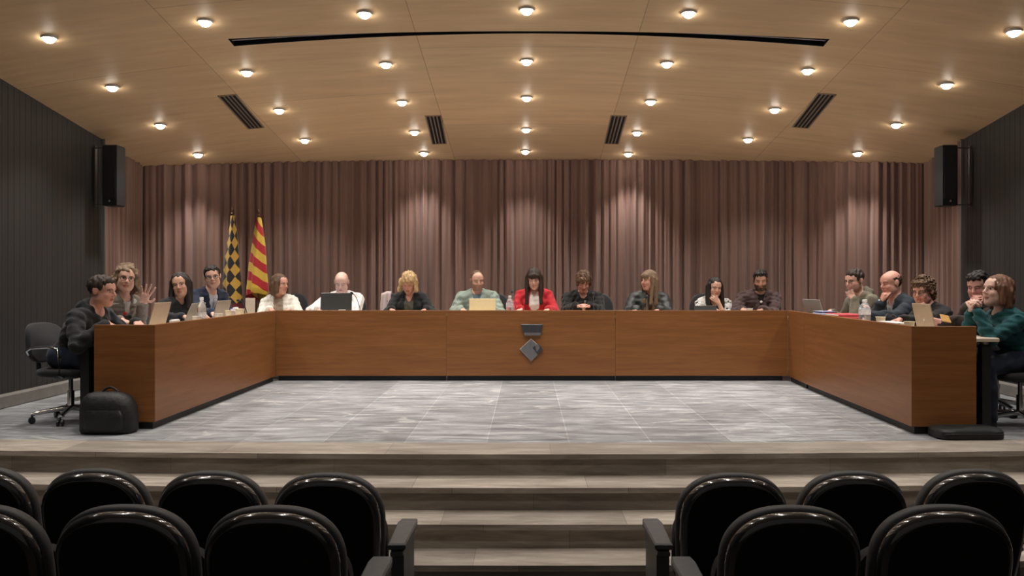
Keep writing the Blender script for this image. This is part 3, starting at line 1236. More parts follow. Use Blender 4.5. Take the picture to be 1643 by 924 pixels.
def ell(c, r, R=None, k=0.02):
    return ('e', np.array(c, float), np.array(r, float), np.eye(3) if R is None else np.array(R, float), k)


def prim_box(p):
    if p[0] == 'c':
        r = max(p[3], p[4])
        return np.minimum(p[1], p[2]) - r, np.maximum(p[1], p[2]) + r
    e = np.abs(p[3]) @ p[2]
    return p[1] - e, p[1] + e


def prim_sdf(p, X, Y, Z):
    if p[0] == 'c':
        _, a, b, ra, rb, k = p
        d = b - a
        l2 = max(1e-9, float(d @ d))
        t = np.clip(((X - a[0]) * d[0] + (Y - a[1]) * d[1] + (Z - a[2]) * d[2]) / l2, 0, 1)
        q = (X - a[0] - t * d[0]) ** 2 + (Y - a[1] - t * d[1]) ** 2 + (Z - a[2] - t * d[2]) ** 2
        return np.sqrt(q) - (ra + (rb - ra) * t)
    _, c, r, R, k = p
    dx, dy, dz = X - c[0], Y - c[1], Z - c[2]
    u = R[0, 0] * dx + R[1, 0] * dy + R[2, 0] * dz
    v = R[0, 1] * dx + R[1, 1] * dy + R[2, 1] * dz
    w = R[0, 2] * dx + R[1, 2] * dy + R[2, 2] * dz
    k0 = np.sqrt((u / r[0]) ** 2 + (v / r[1]) ** 2 + (w / r[2]) ** 2) + 1e-9
    k1 = np.sqrt((u / r[0] ** 2) ** 2 + (v / r[1] ** 2) ** 2 + (w / r[2] ** 2) ** 2) + 1e-9
    return k0 * (k0 - 1.0) / k1


class Field:
    """a scalar field on a rectilinear grid"""
    def __init__(s, prims, fine=(), hc=0.010, hf=0.0045, pad=0.03, inflate=0.0):
        lo = np.min([prim_box(p)[0] for p in prims], axis=0) - pad - inflate
        hi = np.max([prim_box(p)[1] for p in prims], axis=0) + pad + inflate
        s.ax = []
        for i in range(3):
            pts, x = [], lo[i]
            while x < hi[i]:
                pts.append(x)
                x += hf if any(a[i] <= x <= b[i] for a, b in fine) else hc
            pts.append(x)
            s.ax.append(np.array(pts))
        s.v = np.full([len(a) for a in s.ax], 0.5, dtype=np.float32)
        s.inflate = inflate
        for p in prims:
            s.union(p)

    def _sl(s, p, m):
        lo, hi = prim_box(p)
        out = []
        for i in range(3):
            a = int(np.searchsorted(s.ax[i], lo[i] - m))
            b = int(np.searchsorted(s.ax[i], hi[i] + m))
            out.append(slice(max(0, a), max(0, b)))
        return tuple(out)

    def _xyz(s, sl):
        return (s.ax[0][sl[0]][:, None, None].astype(np.float32), s.ax[1][sl[1]][None, :, None].astype(np.float32),
                s.ax[2][sl[2]][None, None, :].astype(np.float32))

    def union(s, p):
        m = 0.035 + s.inflate + p[-1]
        sl = s._sl(p, m)
        if s.v[sl].size:
            s.v[sl] = smin(s.v[sl], prim_sdf(p, *s._xyz(sl)) - s.inflate, p[-1])
        return s

    def cut(s, p, k=0.0):
        sl = s._sl(p, 0.02 + k)
        if s.v[sl].size:
            s.v[sl] = -smin(-s.v[sl], prim_sdf(p, *s._xyz(sl)), k)
        return s

    def cut_half(s, p0, n):
        """removes the side the normal n points to"""
        X, Y, Z = s._xyz((slice(None),) * 3)
        d = (X - p0[0]) * n[0] + (Y - p0[1]) * n[1] + (Z - p0[2]) * n[2]
        s.v = np.maximum(s.v, d)
        return s

    def noise(s, amp, lam, seed=0, stretch=(1, 1, 1)):
        rs = np.random.RandomState(seed)
        X, Y, Z = s._xyz((slice(None),) * 3)
        acc = 0
        for i in range(7):
            d = rs.normal(size=3)
            d /= np.linalg.norm(d)
            q = 2 * math.pi / (lam * rs.uniform(0.6, 1.5))
            d = d * q / np.array(stretch)
            acc = acc + np.sin(X * d[0] + Y * d[1] + Z * d[2] + rs.uniform(0, 6.28))
        s.v = s.v + (1.35 * amp) * np.tanh(acc.astype(np.float32) / 2.4)
        return s

    def mesh(s):
        """surface nets -> (verts, quads)"""
        v = s.v
        v[0], v[-1], v[:, 0], v[:, -1], v[:, :, 0], v[:, :, -1] = (np.maximum(q, 0.01) for q in (v[0], v[-1], v[:, 0], v[:, -1], v[:, :, 0], v[:, :, -1]))
        ins = v < 0
        cnt = np.zeros([n - 1 for n in v.shape], np.int8)
        for dx in (0, 1):
            for dy in (0, 1):
                for dz in (0, 1):
                    cnt += ins[dx:dx + cnt.shape[0], dy:dy + cnt.shape[1], dz:dz + cnt.shape[2]]
        I, J, K = np.nonzero((cnt > 0) & (cnt < 8))
        idx = np.full(cnt.shape, -1, np.int32)
        idx[I, J, K] = np.arange(len(I))
        acc = np.zeros((len(I), 3))
        num = np.zeros(len(I))
        base = np.stack([s.ax[0][I], s.ax[1][J], s.ax[2][K]], 1)
        size = np.stack([s.ax[0][I + 1], s.ax[1][J + 1], s.ax[2][K + 1]], 1) - base
        for axis in range(3):
            o1, o2 = (axis + 1) % 3, (axis + 2) % 3
            for a in (0, 1):
                for b in (0, 1):
                    c0 = [0, 0, 0]
                    c0[o1], c0[o2] = a, b
                    c1 = list(c0)
                    c1[axis] = 1
                    v0 = v[I + c0[0], J + c0[1], K + c0[2]]
                    v1 = v[I + c1[0], J + c1[1], K + c1[2]]
                    x = (v0 < 0) != (v1 < 0)
                    t = np.where(x, v0 / np.where(x, v0 - v1, 1), 0)
                    for q in range(3):
                        acc[:, q] += np.where(x, (t if q == axis else c0[q]), 0)
                    num += x
        P = base + size * acc / num[:, None]
        quads = []
        for axis in range(3):
            o1, o2 = (axis + 1) % 3, (axis + 2) % 3
            n = [v.shape[0], v.shape[1], v.shape[2]]
            sl0 = [slice(1, n[q] - 1) for q in range(3)]
            sl1 = list(sl0)
            sl0[axis], sl1[axis] = slice(0, n[axis] - 1), slice(1, n[axis])
            A, B = ins[tuple(sl0)], ins[tuple(sl1)]
            c = np.argwhere(A != B)
            if not len(c):
                continue
            fl_ = A[tuple(c.T)]
            g = c.copy()
            for q in (o1, o2):
                g[:, q] += 1

            def cell(a, b):
                h = g.copy()
                h[:, o1] -= a
                h[:, o2] -= b
                return idx[tuple(h.T)]
            q4 = np.stack([cell(1, 1), cell(0, 1), cell(0, 0), cell(1, 0)], 1)
            q4[~fl_] = q4[~fl_][:, ::-1]
            quads.append(q4)
        Q = np.concatenate(quads)
        return P, Q[(Q >= 0).all(1)]


def field_object(name, field, material, parent=None, colors=None):
    P, Q = field.mesh()
    me = bpy.data.meshes.new(name)
    me.vertices.add(len(P))
    me.vertices.foreach_set('co', P.astype(np.float32).ravel())
    me.loops.add(len(Q) * 4)
    me.loops.foreach_set('vertex_index', Q.astype(np.int32).ravel())
    me.polygons.add(len(Q))
    me.polygons.foreach_set('loop_start', np.arange(0, len(Q) * 4, 4, dtype=np.int32))
    me.polygons.foreach_set('loop_total', np.full(len(Q), 4, np.int32))
    me.update(calc_edges=True)
    me.validate()
    me.shade_smooth()
    me.materials.append(material)
    if colors is not None:
        a = me.color_attributes.new('Col', 'FLOAT_COLOR', 'POINT')
        a.data.foreach_set('color', np.concatenate([colors(P), np.ones((len(P), 1))], 1).astype(np.float32).ravel())
    o = bpy.data.objects.new(name, me)
    COL.objects.link(o)
    if parent is not None:
        o.parent = parent
    return o


# ------------------------------------------------------------------ materials for people
def make_skin():
    m, nt, b = node_mat('skin')
    at_ = N(nt, 'Attribute', attribute_name='Col')
    f = stretched_noise(nt, (60, 60, 60), 3.0)
    c = mixc(nt, 1.0, at_.outputs['Color'], ramp(nt, f, [(0.3, (0.93, 0.90, 0.89)), (0.7, (1.05, 1.03, 1.02))]), 'MULTIPLY')
    L(nt, c, b.inputs['Base Color'])
    b.inputs['Roughness'].default_value = 0.5
    b.inputs['Specular IOR Level'].default_value = 0.35
    return m


M_SKIN = make_skin()
_cl = {}


def cloth(name, col, rough=0.85, var=0.75, scale=120):
    if name not in _cl:
        _cl[name] = mat(name, col, rough, noise=((scale, scale, scale), tuple(c * var for c in col)), sheen=0.1, spec=0.25)
    return _cl[name]


def hairmat(name, col, hi):
    if name not in _cl:
        _cl[name] = mat(name, hi, 0.62, noise=((170, 170, 22), col, 0.25), bump=((190, 190, 30), 0.4, 0.003), spec=0.3)
    return _cl[name]


H_BLACK = ('black hair', (0.010, 0.007, 0.006), (0.028, 0.020, 0.017))
H_DARK = ('dark brown hair', (0.018, 0.011, 0.008), (0.05, 0.032, 0.023))
H_BROWN = ('brown hair', (0.060, 0.033, 0.018), (0.16, 0.095, 0.055))
H_LIGHT = ('light brown hair', (0.105, 0.066, 0.038), (0.26, 0.175, 0.11))
H_BLOND = ('blond hair', (0.26, 0.155, 0.065), (0.70, 0.50, 0.27))
H_RED = ('auburn hair', (0.075, 0.032, 0.018), (0.21, 0.10, 0.058))

SK_LIGHT = (0.60, 0.36, 0.27)
SK_PALE = (0.66, 0.44, 0.36)
SK_TAN = (0.47, 0.27, 0.185)
SK_ROSY = (0.60, 0.32, 0.25)


def rotz(a):
    return np.array(Matrix.Rotation(a, 3, 'Z'))


def rotx(a):
    return np.array(Matrix.Rotation(a, 3, 'X'))


def roty(a):
    return np.array(Matrix.Rotation(a, 3, 'Y'))


def norm(v):
    v = np.array(v, float)
    return v / max(1e-9, np.linalg.norm(v))


# ------------------------------------------------------------------ hands
FINGERS = [  # base offset across the palm (thumb side +), base along, three lengths, radius
    (0.031, 0.088, (0.043, 0.026, 0.021), 0.0088),
    (0.010, 0.093, (0.047, 0.030, 0.022), 0.0090),
    (-0.011, 0.089, (0.043, 0.028, 0.021), 0.0086),
    (-0.030, 0.080, (0.034, 0.021, 0.018), 0.0076)]
POSES = {  # finger curls (deg per joint), spread (deg per finger step), thumb
    'flat': ((18, 22, 14), 4, 0.35),
    'relaxed': ((34, 38, 22), 3, 0.40),
    'open': ((4, 6, 4), 11, 0.95),
    'fist': ((75, 85, 50), 0, 0.15),
    'curl': ((55, 60, 35), 1, 0.25),
    'hold': ((48, 42, 25), 2, 0.55),
}


def hand_prims(w, f, n, side, pose, s=1.0):
    """w wrist, f finger direction, n palm normal (the way the palm faces), side +1 right hand / -1 left hand"""
    f = norm(f)
    n = norm(np.array(n) - f * np.dot(n, f))
    # thumb side: right hand, fingers f, palm facing n
    tdir = np.cross(n, f) * side
    out = []
    K = 0.008
    w = np.array(w, float)
    curls, spread, th = POSES[pose]
    P = lambda a, b, c=0.0: w + (tdir * a + f * b + n * c) * s
    for off in (0.026, 0.009, -0.009, -0.025):
        out.append(cap(P(off * 0.62, 0.006), P(off, 0.082, 0.002), 0.0145 * s, 0.0125 * s, 0.012))
    out.append(cap(P(0.018, 0.022, 0.006), P(0.026, 0.055, 0.008), 0.015 * s, 0.013 * s, 0.012))   # ball of the thumb
    for i, (off, along, lens, r) in enumerate(FINGERS):
        a = math.radians(spread) * (1.5 - i)
        d = norm(f * math.cos(a) + tdir * math.sin(a))
        p = P(off, along)
        ang = 0.0
        for j in range(3):
            ang += math.radians(curls[j] + (i - 1) * 2)
            dd = d * math.cos(ang) + n * math.sin(ang)
            q = p + dd * lens[j] * s
            out.append(cap(p, q, (r - 0.0006 * j) * s, (r - 0.0006 * (j + 1)) * s, 0.003 if j else 0.006))
            p = q
    p = P(0.024, 0.030, 0.004)
    d1 = norm(tdir * math.sin(th + 0.25) + f * math.cos(th + 0.25) + n * 0.28)
    q = p + d1 * 0.042 * s
    out.append(cap(p, q, 0.0120 * s, 0.0105 * s, 0.008))
    d2 = norm(tdir * math.sin(th * 0.7) + f * math.cos(th * 0.7) + n * 0.38)
    r_ = q + d2 * 0.030 * s
    out.append(cap(q, r_, 0.0102 * s, 0.0092 * s, 0.004))
    d3 = norm(tdir * math.sin(th * 0.35) + f * math.cos(th * 0.35) + n * 0.45)
    out.append(cap(r_, r_ + d3 * 0.022 * s, 0.0092 * s, 0.0078 * s, 0.003))
    return out


def head_prims(hc, R, s, fem):
    T = lambda p: hc + R @ (np.array(p, float) * s)
    jw = 0.92 if fem else 1.0
    o = [
        ell(T((0, -0.018, 0.032)), np.array((0.076, 0.096, 0.085)) * s, R, 0.02),
        ell(T((0, 0.030, -0.030)), np.array((0.060 * jw, 0.062, 0.085)) * s, R, 0.03),
        ell(T((0, 0.050, 0.040)), np.array((0.058, 0.042, 0.050)) * s, R, 0.03),
        ell(T((0, 0.062, -0.092)), np.array((0.026 * jw, 0.022, 0.020)) * s, R, 0.03),
        cap(T((-0.050 * jw, 0.0, -0.066)), T((-0.018, 0.058, -0.095)), 0.016 * s, 0.015 * s, 0.03),
        cap(T((0.050 * jw, 0.0, -0.066)), T((0.018, 0.058, -0.095)), 0.016 * s, 0.015 * s, 0.03),
        cap(T((-0.030, 0.082, 0.024)), T((0.030, 0.082, 0.024)), 0.010 * s, 0.010 * s, 0.02),
        ell(T((-0.036 * jw, 0.036, -0.056)), np.array((0.026, 0.032, 0.034)) * s, R, 0.03),
        ell(T((0.036 * jw, 0.036, -0.056)), np.array((0.026, 0.032, 0.034)) * s, R, 0.03),
        ell(T((-0.036, 0.066, -0.026)), np.array((0.022, 0.020, 0.020)) * s, R, 0.02),
        ell(T((0.036, 0.066, -0.026)), np.array((0.022, 0.020, 0.020)) * s, R, 0.02),
    ]
    nose = [
        cap(T((0, 0.090, 0.014)), T((0, 0.110, -0.022)), 0.0075 * s, 0.0115 * s, 0.010),
        cap(T((-0.010, 0.098, -0.027)), T((0.010, 0.098, -0.027)), 0.0085 * s, 0.0085 * s, 0.008),
    ]
    lips = [
        ell(T((0, 0.090, -0.054)), np.array((0.023, 0.010, 0.0060)) * s, R, 0.006),
        ell(T((0, 0.089, -0.064)), np.array((0.019, 0.010, 0.0065)) * s, R, 0.006),
    ]
    ears = []
    for q in (-1, 1):
        Re = R @ rotz(q * 0.30) @ rotx(0.15)
        ears += [ell(T((q * 0.079, -0.012, 0.0)), np.array((0.008, 0.019, 0.031)) * s, Re, 0.008)]
    eyes = [ell(T((q * 0.031, 0.073, 0.006)), np.array((0.0125, 0.0125, 0.0115)) * s, R, 0.002) for q in (-1, 1)]
    sockets = [ell(T((q * 0.032, 0.099, 0.004)), np.array((0.017, 0.018, 0.012)) * s, R) for q in (-1, 1)]
    return o, sockets, nose, lips + ears, eyes


def head_colors(hc, R, s, skin, spec):
    base = np.array(skin)
    hairc = np.array(spec['haircol'][1]) * 1.3
    beard = spec.get('beard', 0)
    bald = spec.get('stubble', 0)
    browc = np.array(spec.get('brow', hairc))
    lip = base * np.array((0.92, 0.55, 0.55)) if not spec.get('lip') else np.array(spec['lip'])

    def fn(P):
        q = ((P - hc) @ R) / s
        x, y, z = q[:, 0], q[:, 1], q[:, 2]
        c = np.tile(base, (len(P), 1))
        inh = (np.abs(x) < 0.10) & (np.abs(y) < 0.13) & (z < 0.13) & (z > -0.125)

        def put(mask, col, a):
            c[mask] = c[mask] * (1 - a) + np.array(col) * a
        fr = inh & (y > 0.03)
        for e in (-1, 1):   # cheeks
            d = np.exp(-(((x - e * 0.040) / 0.020) ** 2 + ((z + 0.030) / 0.018) ** 2)) * fr
            c[:] = c * (1 - 0.25 * d[:, None]) + base * np.array((1.05, 0.72, 0.72)) * 0.25 * d[:, None]
        d = np.exp(-((x / 0.014) ** 2 + ((z + 0.024) / 0.016) ** 2)) * (inh & (y > 0.08))
        c[:] = c * (1 - 0.25 * d[:, None]) + base * np.array((1.05, 0.70, 0.68)) * 0.25 * d[:, None]
        if beard:
            b = inh & (z < -0.030) & (y > -0.02) & (z + 0.55 * np.maximum(0, y) < 0.012) & ~((np.abs(x) < 0.02) & (z > -0.046) & (y > 0.085))
            b &= ~((np.abs(x) < 0.021) & (np.abs(z + 0.059) < 0.009) & (y > 0.078))
            b |= inh & (z < -0.066) & (y > 0.0)
            put(b, hairc, beard)
            sb = inh & (np.abs(x) > 0.060) & (z < 0.02) & (z > -0.08) & (np.abs(y - 0.012) < 0.016)
            put(sb, hairc, beard)
        put(fr & (np.abs(x) < 0.022 * (1 - 0.3 * (z + 0.059) / 0.02)) & (np.abs(z + 0.059) < 0.0085) & (y > 0.082), lip, 0.9)
        put(fr & (np.abs(x) < 0.022) & (np.abs(z + 0.0588) < 0.0018) & (y > 0.078), base * 0.25, 0.8)
        for e in (-1, 1):
            dx = (x - e * 0.031)
            zb = z - (0.0265 - 0.010 * ((np.abs(x) - 0.030) / 0.02) ** 2)
            put(fr & (np.abs(dx) < 0.021) & (np.abs(zb) < 0.0042) & (y > 0.05), browc, 0.85)
            eye = fr & ((dx / 0.0145) ** 2 + ((z - 0.006) / 0.0062) ** 2 < 1) & (y > 0.055)
            if spec.get('eyes', 'open') == 'open':
                put(eye, (0.62, 0.58, 0.55), 1.0)
                put(eye & (np.abs(dx) < 0.0065), (0.035, 0.020, 0.014), 1.0)
                put(fr & (np.abs(dx) < 0.0155) & (np.abs(z - 0.0125) < 0.0022) & (y > 0.055), base * 0.15, 0.85)
            else:
                put(fr & (np.abs(dx) < 0.0145) & (np.abs(z - 0.0005 + 12 * dx * dx * -1) < 0.0026) & (y > 0.055), base * 0.12, 0.85)
        if bald:
            nz = -0.10 * (y - 0.02) + 0.0
            b = inh & (np.abs(x) > 0.035) & (z > -0.055) & (z < 0.045) & (y < 0.02) | inh & (y < -0.06) & (z > -0.075) & (z < 0.05)
            put(b, hairc, bald)
            if spec.get('stubble_top'):
                put(inh & (z > 0.045) & (z + 0.6 * y < 0.115), hairc, spec['stubble_top'])
        return np.clip(c, 0.004, 0.95)
    return fn


# ------------------------------------------------------------------ hair styles (head frame, scaled)
def hair_field(style, hc, R, s, seed, g=np.array((0, 0, -1.0))):
    T = lambda p: hc + R @ (np.array(p, float) * s)
    E_ = lambda c, r, k=0.02: ell(T(c), np.array(r) * s, R, k)

    def strand(p, length, r0, r1, out=(0, 0, 0), k=0.025):
        a = T(p)
        b = a + (g * length + R @ np.array(out, float)) * s
        return cap(a, b, r0 * s, r1 * s, k)
    face = E_((0, 0.105, -0.030), (0.068, 0.072, 0.094))
    cutn = R @ norm((0, 0.69, -0.72))
    noise = (0.0035, 0.03, (1, 1, 7))
    half = True
    if style == 'short':
        P = [E_((0, -0.018, 0.040), (0.084, 0.104, 0.088)), E_((0, 0.040, 0.082), (0.060, 0.045, 0.030))]
        noise = (0.0045, 0.03, (1, 1, 1.6))
    elif style == 'quiff':
        P = [E_((0, -0.018, 0.040), (0.083, 0.103, 0.088)), E_((0.01, 0.042, 0.090), (0.062, 0.050, 0.032)), E_((-0.02, 0.00, 0.10), (0.05, 0.06, 0.03))]
        noise = (0.006, 0.030, (1, 1, 1.5))
    elif style == 'fringe':     # bald crown, hair at the sides and back
        P = [E_((0, -0.022, 0.020), (0.081, 0.100, 0.080))]
        noise = (0.003, 0.03, (1, 1, 1))
    elif style == 'crop':       # very short over a high forehead
        P = [E_((0, -0.026, 0.036), (0.080, 0.096, 0.086))]
        noise = (0.003, 0.02, (1, 1, 1))
    elif style == 'long':       # long and straight, parted
        half = False
        P = [E_((0, -0.018, 0.036), (0.088, 0.106, 0.092)), E_((0, -0.075, -0.04), (0.082, 0.046, 0.10))]
        for q in (-1, 1):
            P += [strand((q * 0.074, 0.012, 0.03), 0.26, 0.024, 0.022, (q * 0.014, 0.02, 0)), strand((q * 0.078, -0.03, 0.0), 0.25, 0.030, 0.026, (q * 0.012, 0.01, 0)),
                  strand((q * 0.040, -0.085, 0.0), 0.24, 0.036, 0.030, (0, -0.01, 0))]
        face = E_((0, 0.110, -0.030), (0.060, 0.085, 0.098))
    elif style == 'bangs':      # long with a full fringe
        half = False
        P = [E_((0, -0.018, 0.038), (0.088, 0.106, 0.092)), E_((0, -0.075, -0.04), (0.082, 0.046, 0.10)), E_((0, 0.070, 0.055), (0.060, 0.036, 0.040))]
        for q in (-1, 1):
            P += [strand((q * 0.076, 0.010, 0.03), 0.30, 0.024, 0.020, (q * 0.012, 0.05, 0)), strand((q * 0.080, -0.03, 0.0), 0.28, 0.030, 0.024, (q * 0.012, 0.01, 0)),
                  strand((q * 0.040, -0.085, 0.0), 0.22, 0.036, 0.030)]
        face = E_((0, 0.110, -0.055), (0.060, 0.085, 0.085))
    elif style == 'bob':        # chin length
        half = False
        P = [E_((0, -0.020, 0.034), (0.092, 0.108, 0.094)), E_((0, -0.070, -0.05), (0.088, 0.055, 0.075))]
        for q in (-1, 1):
            P += [strand((q * 0.078, 0.018, 0.03), 0.12, 0.026, 0.022, (q * 0.006, 0.012, 0)), strand((q * 0.080, -0.03, 0.0), 0.11, 0.034, 0.030)]
        face = E_((0, 0.112, -0.040), (0.060, 0.085, 0.090))
    elif style == 'pixie':      # short with a swept fringe
        half = False
        P = [E_((0, -0.018, 0.040), (0.088, 0.106, 0.090)), E_((0.012, 0.066, 0.058), (0.062, 0.036, 0.036)), E_((0, -0.07, -0.03), (0.066, 0.042, 0.06))]
        for q in (-1, 1):
            P += [strand((q * 0.074, 0.020, 0.035), 0.055, 0.020, 0.014)]
        face = E_((0, 0.110, -0.058), (0.064, 0.080, 0.086))
        noise = (0.010, 0.035, (1, 1, 2))
    elif style == 'messy':      # loose, wavy, to the neck
        half = False
        P = [E_((0, -0.022, 0.042), (0.094, 0.110, 0.095)), E_((0, -0.070, -0.04), (0.088, 0.052, 0.09))]
        for q in (-1, 1):
            P += [strand((q * 0.080, 0.004, 0.02), 0.09, 0.028, 0.020, (q * 0.010, 0.004, 0)), strand((q * 0.076, -0.04, -0.01), 0.10, 0.034, 0.026, (q * 0.01, 0, 0))]
        face = E_((0, 0.112, -0.030), (0.062, 0.088, 0.094))
        noise = (0.010, 0.045, (1, 1, 1.8))
    elif style == 'curly':      # short tousled curls
        half = False
        P = [E_((0, -0.020, 0.044), (0.092, 0.108, 0.092)), E_((0, 0.050, 0.085), (0.066, 0.045, 0.034)), E_((0, -0.075, -0.035), (0.075, 0.048, 0.07))]
        face = E_((0, 0.110, -0.038), (0.066, 0.084, 0.092))
        noise = (0.012, 0.036, (1, 1, 1))
    elif style == 'tied':       # drawn back to a low bun
        half = True
        P = [E_((0, -0.018, 0.038), (0.081, 0.101, 0.086)), E_((0, -0.115, -0.02), (0.040, 0.036, 0.040))]
        cutn = R @ norm((0, 0.60, -0.80))
        noise = (0.004, 0.03, (1, 1, 1))
    elif style == 'blown':      # full, collar-length, brushed back with volume
        half = False
        P = [E_((0, -0.022, 0.044), (0.096, 0.112, 0.098)), E_((0, -0.072, -0.04), (0.092, 0.055, 0.085)), E_((-0.015, 0.062, 0.070), (0.058, 0.034, 0.036))]
        P += [strand((-0.082, 0.012, 0.03), 0.11, 0.030, 0.022, (-0.012, 0, 0)), strand((0.084, 0.012, 0.03), 0.115, 0.032, 0.020, (0.035, 0.0, 0))]
        face = E_((0, 0.112, -0.045), (0.058, 0.082, 0.088))
        noise = (0.007, 0.045, (1, 1, 2.5))
    f = Field(P, hc=0.007, hf=0.007, pad=0.035)
    f.noise(noise[0] * s, noise[1], seed, noise[2])
    f.cut(face, 0.006)
    if half:
        p0 = T((0, 0.088, 0.066)) if style not in ('fringe', 'crop') else T((0, 0.07, 0.085))
        f.cut_half(p0, cutn)
        for q in (-1, 1):
            f.cut(E_((q * 0.086, -0.006, -0.006), (0.030, 0.022, 0.032)), 0.004)
    if style == 'fringe':
        f.cut(E_((0, 0.02, 0.115), (0.090, 0.120, 0.080)), 0.006)
    if style == 'crop':
        f.cut(E_((0, 0.115, 0.055), (0.085, 0.085, 0.07)), 0.004)
    if style in ('pixie', 'curly'):
        for q in (-1, 1):
            f.cut(E_((q * 0.092, 0.002, -0.020), (0.026, 0.020, 0.030)), 0.004)
    return f


# ------------------------------------------------------------------ a seated person
def person(spec):
    """head=(px,py,depth); face=torso heading (0 looks at the camera, +90 to the picture's right)"""
    at_h = at(*spec['head'])
    a = math.radians(spec['face'])
    rz = math.atan2(-math.cos(a), math.sin(a)) - math.pi / 2
    Rw = Matrix.Rotation(rz, 3, 'Z')
    fem = spec.get('fem', False)
    lean = spec.get('lean', 0.12)
    fwd = Rw @ Vector((0, 1, 0))
    side_v = Rw @ Vector((1, 0, 0))
    origin = Vector((at_h.x, at_h.y, 0)) - fwd * lean - side_v * spec.get('lat', 0.0)
    inv = Rw.inverted()
    tol = lambda w: np.array(inv @ (Vector(w) - origin))
    s = spec.get('s', 1.06)
    hc = tol(at_h)
    yaw, pitch, roll = (math.radians(q) for q in spec.get('look', (0, 10, 0)))
    yaw = yaw - a
    R = rotz(yaw) @ roty(roll) @ rotx(-pitch)
    Rn = rotz(yaw * 0.3) @ rotx(-pitch * 0.5)
    seat = spec.get('seat', 0.47)
    hip = np.array((0, 0, seat + 0.095))
    nb = hc + Rn @ np.array((0, -0.058, -0.153)) * s
    if 'neck' in spec:
        nb = nb + np.array(spec['neck'])
    w = 0.90 if fem else 1.0
    w *= spec.get('w', 1.0)
    up = norm(nb - hip)
    tl = np.linalg.norm(nb - hip)
    fw = norm(np.cross(up, (1, 0, 0)) * 1.0)
    fw = norm(np.array((0, 1, 0)) - up * up[1])
    xr = np.cross(fw, up)
    tw = spec.get('twist', 0.0)
    xs_ = norm(xr * math.cos(tw) + fw * math.sin(tw))
    fws = np.cross(up, xs_)
    Rt = np.stack([xs_, fws, up], 1)
    belly = spec.get('belly', 0.0)
    mid = hip + up * tl * 0.42 - fw * 0.015
    chest = hip + up * tl * 0.72 + fw * 0.005
    sh_c = nb - up * 0.070 + fws * 0.005
    shw = (0.172 if fem else 0.192) * spec.get('w', 1.0)
    SH = {1: sh_c + xs_ * shw + up * spec.get('shrug_r', 0), -1: sh_c - xs_ * shw + up * spec.get('shrug_l', 0)}
    torso = [
        ell(hip + np.array((0, -0.01, 0)), (0.165 * w, 0.125, 0.115), Rt, 0.05),
        ell(mid + fw * belly, (0.145 * w, 0.108 + belly, 0.15), Rt, 0.06),
        ell(chest, (0.158 * w, 0.112, 0.165), Rt, 0.06),
        cap(SH[-1] * 0.82 + sh_c * 0.18, SH[1] * 0.82 + sh_c * 0.18, 0.058 * w, 0.058 * w, 0.05),
        cap(nb - up * 0.01 - xs_ * 0.03, SH[-1] * 0.85 + sh_c * 0.15 + up * 0.01, 0.046, 0.042, 0.04),
        cap(nb - up * 0.01 + xs_ * 0.03, SH[1] * 0.85 + sh_c * 0.15 + up * 0.01, 0.046, 0.042, 0.04),
    ]
    if fem:
        for q in (-1, 1):
            torso.append(ell(chest + fws * 0.085 + xs_ * q * 0.070 - up * 0.02, (0.062, 0.055, 0.060), Rt, 0.04))
    neck_r = 0.050 if fem else 0.057
    neck = [cap(nb - up * 0.02, hc + R @ np.array((0, -0.022, -0.055)) * s, neck_r * 1.08, neck_r, 0.025)]

    # arms: two bones to the wanted wrist
    arms_u, arms_f, hands, wrists, fine = {}, {}, [], {}, []
    la, lf = (0.275, 0.245) if fem else (0.295, 0.262)
    la, lf = la * spec.get('arm', 1.0), lf * spec.get('arm', 1.0)
    for q, key in ((1, 'R'), (-1, 'L')):
        h = spec[key]
        if 'world' in h:
            T_ = tol(h['world'])
        elif 'headoff' in h:
            T_ = hc + R @ (np.array(h['headoff']) * s)
        else:
            T_ = np.array(h['loc'])
        S = SH[q]
        v = T_ - S
        dist = np.linalg.norm(v)
        if dist > (la + lf) * 0.985:
            T_ = S + v / dist * (la + lf) * 0.985
            if 'world' in h:
                k_ = dist / ((la + lf) * 0.985)
                la_, lf_ = la * min(k_, 1.18), lf * min(k_, 1.18)
                T_ = S + v / dist * min(dist, (la_ + lf_) * 0.985)
            else:
                la_, lf_ = la, lf
        else:
            la_, lf_ = la, lf
        v = T_ - S
        dist = np.linalg.norm(v)
        e = v / dist
        ca = np.clip((la_ ** 2 + dist ** 2 - lf_ ** 2) / (2 * la_ * dist), -1, 1)
        pole = np.array(h.get('pole', (q * 0.7, -0.35, -0.9)), float)
        pole = norm(pole - e * pole.dot(e))
        el = S + e * la_ * ca + pole * la_ * math.sqrt(max(0, 1 - ca * ca))
        arms_u[q] = (S, el)
        arms_f[q] = (el, T_)
        hd = h.get('dir')
        hn = h.get('palm', (0, 0, -1))
        if hd is None:
            fdir = norm(T_ - el)
            hd = norm((fdir[0] * 0.6 - q * 0.4, fdir[1] + 0.3, -0.42))
        hands += hand_prims(T_, hd, hn, q, h.get('pose', 'relaxed'), 0.98 if fem else 1.06)
        wrists[q] = (T_, norm(hd))
        c = T_ + norm(hd) * 0.08
        fine.append((c - 0.115, c + 0.115))
    ua, ue, uw = (0.043, 0.036, 0.024) if fem else (0.050, 0.041, 0.028)
    arm_skin = []
    for q in (1, -1):
        S, el = arms_u[q]
        arm_skin += [cap(S, el, ua, ue, 0.03), cap(el, el + (arms_f[q][1] - el) * 0.35, ue, ue * 0.97, 0.02),
                     cap(el + (arms_f[q][1] - el) * 0.3, arms_f[q][1], ue * 0.97, uw, 0.02)]
    # legs
    legs, shins = [], []
    fwd_k = spec.get('knee', 0.42)
    feet = []
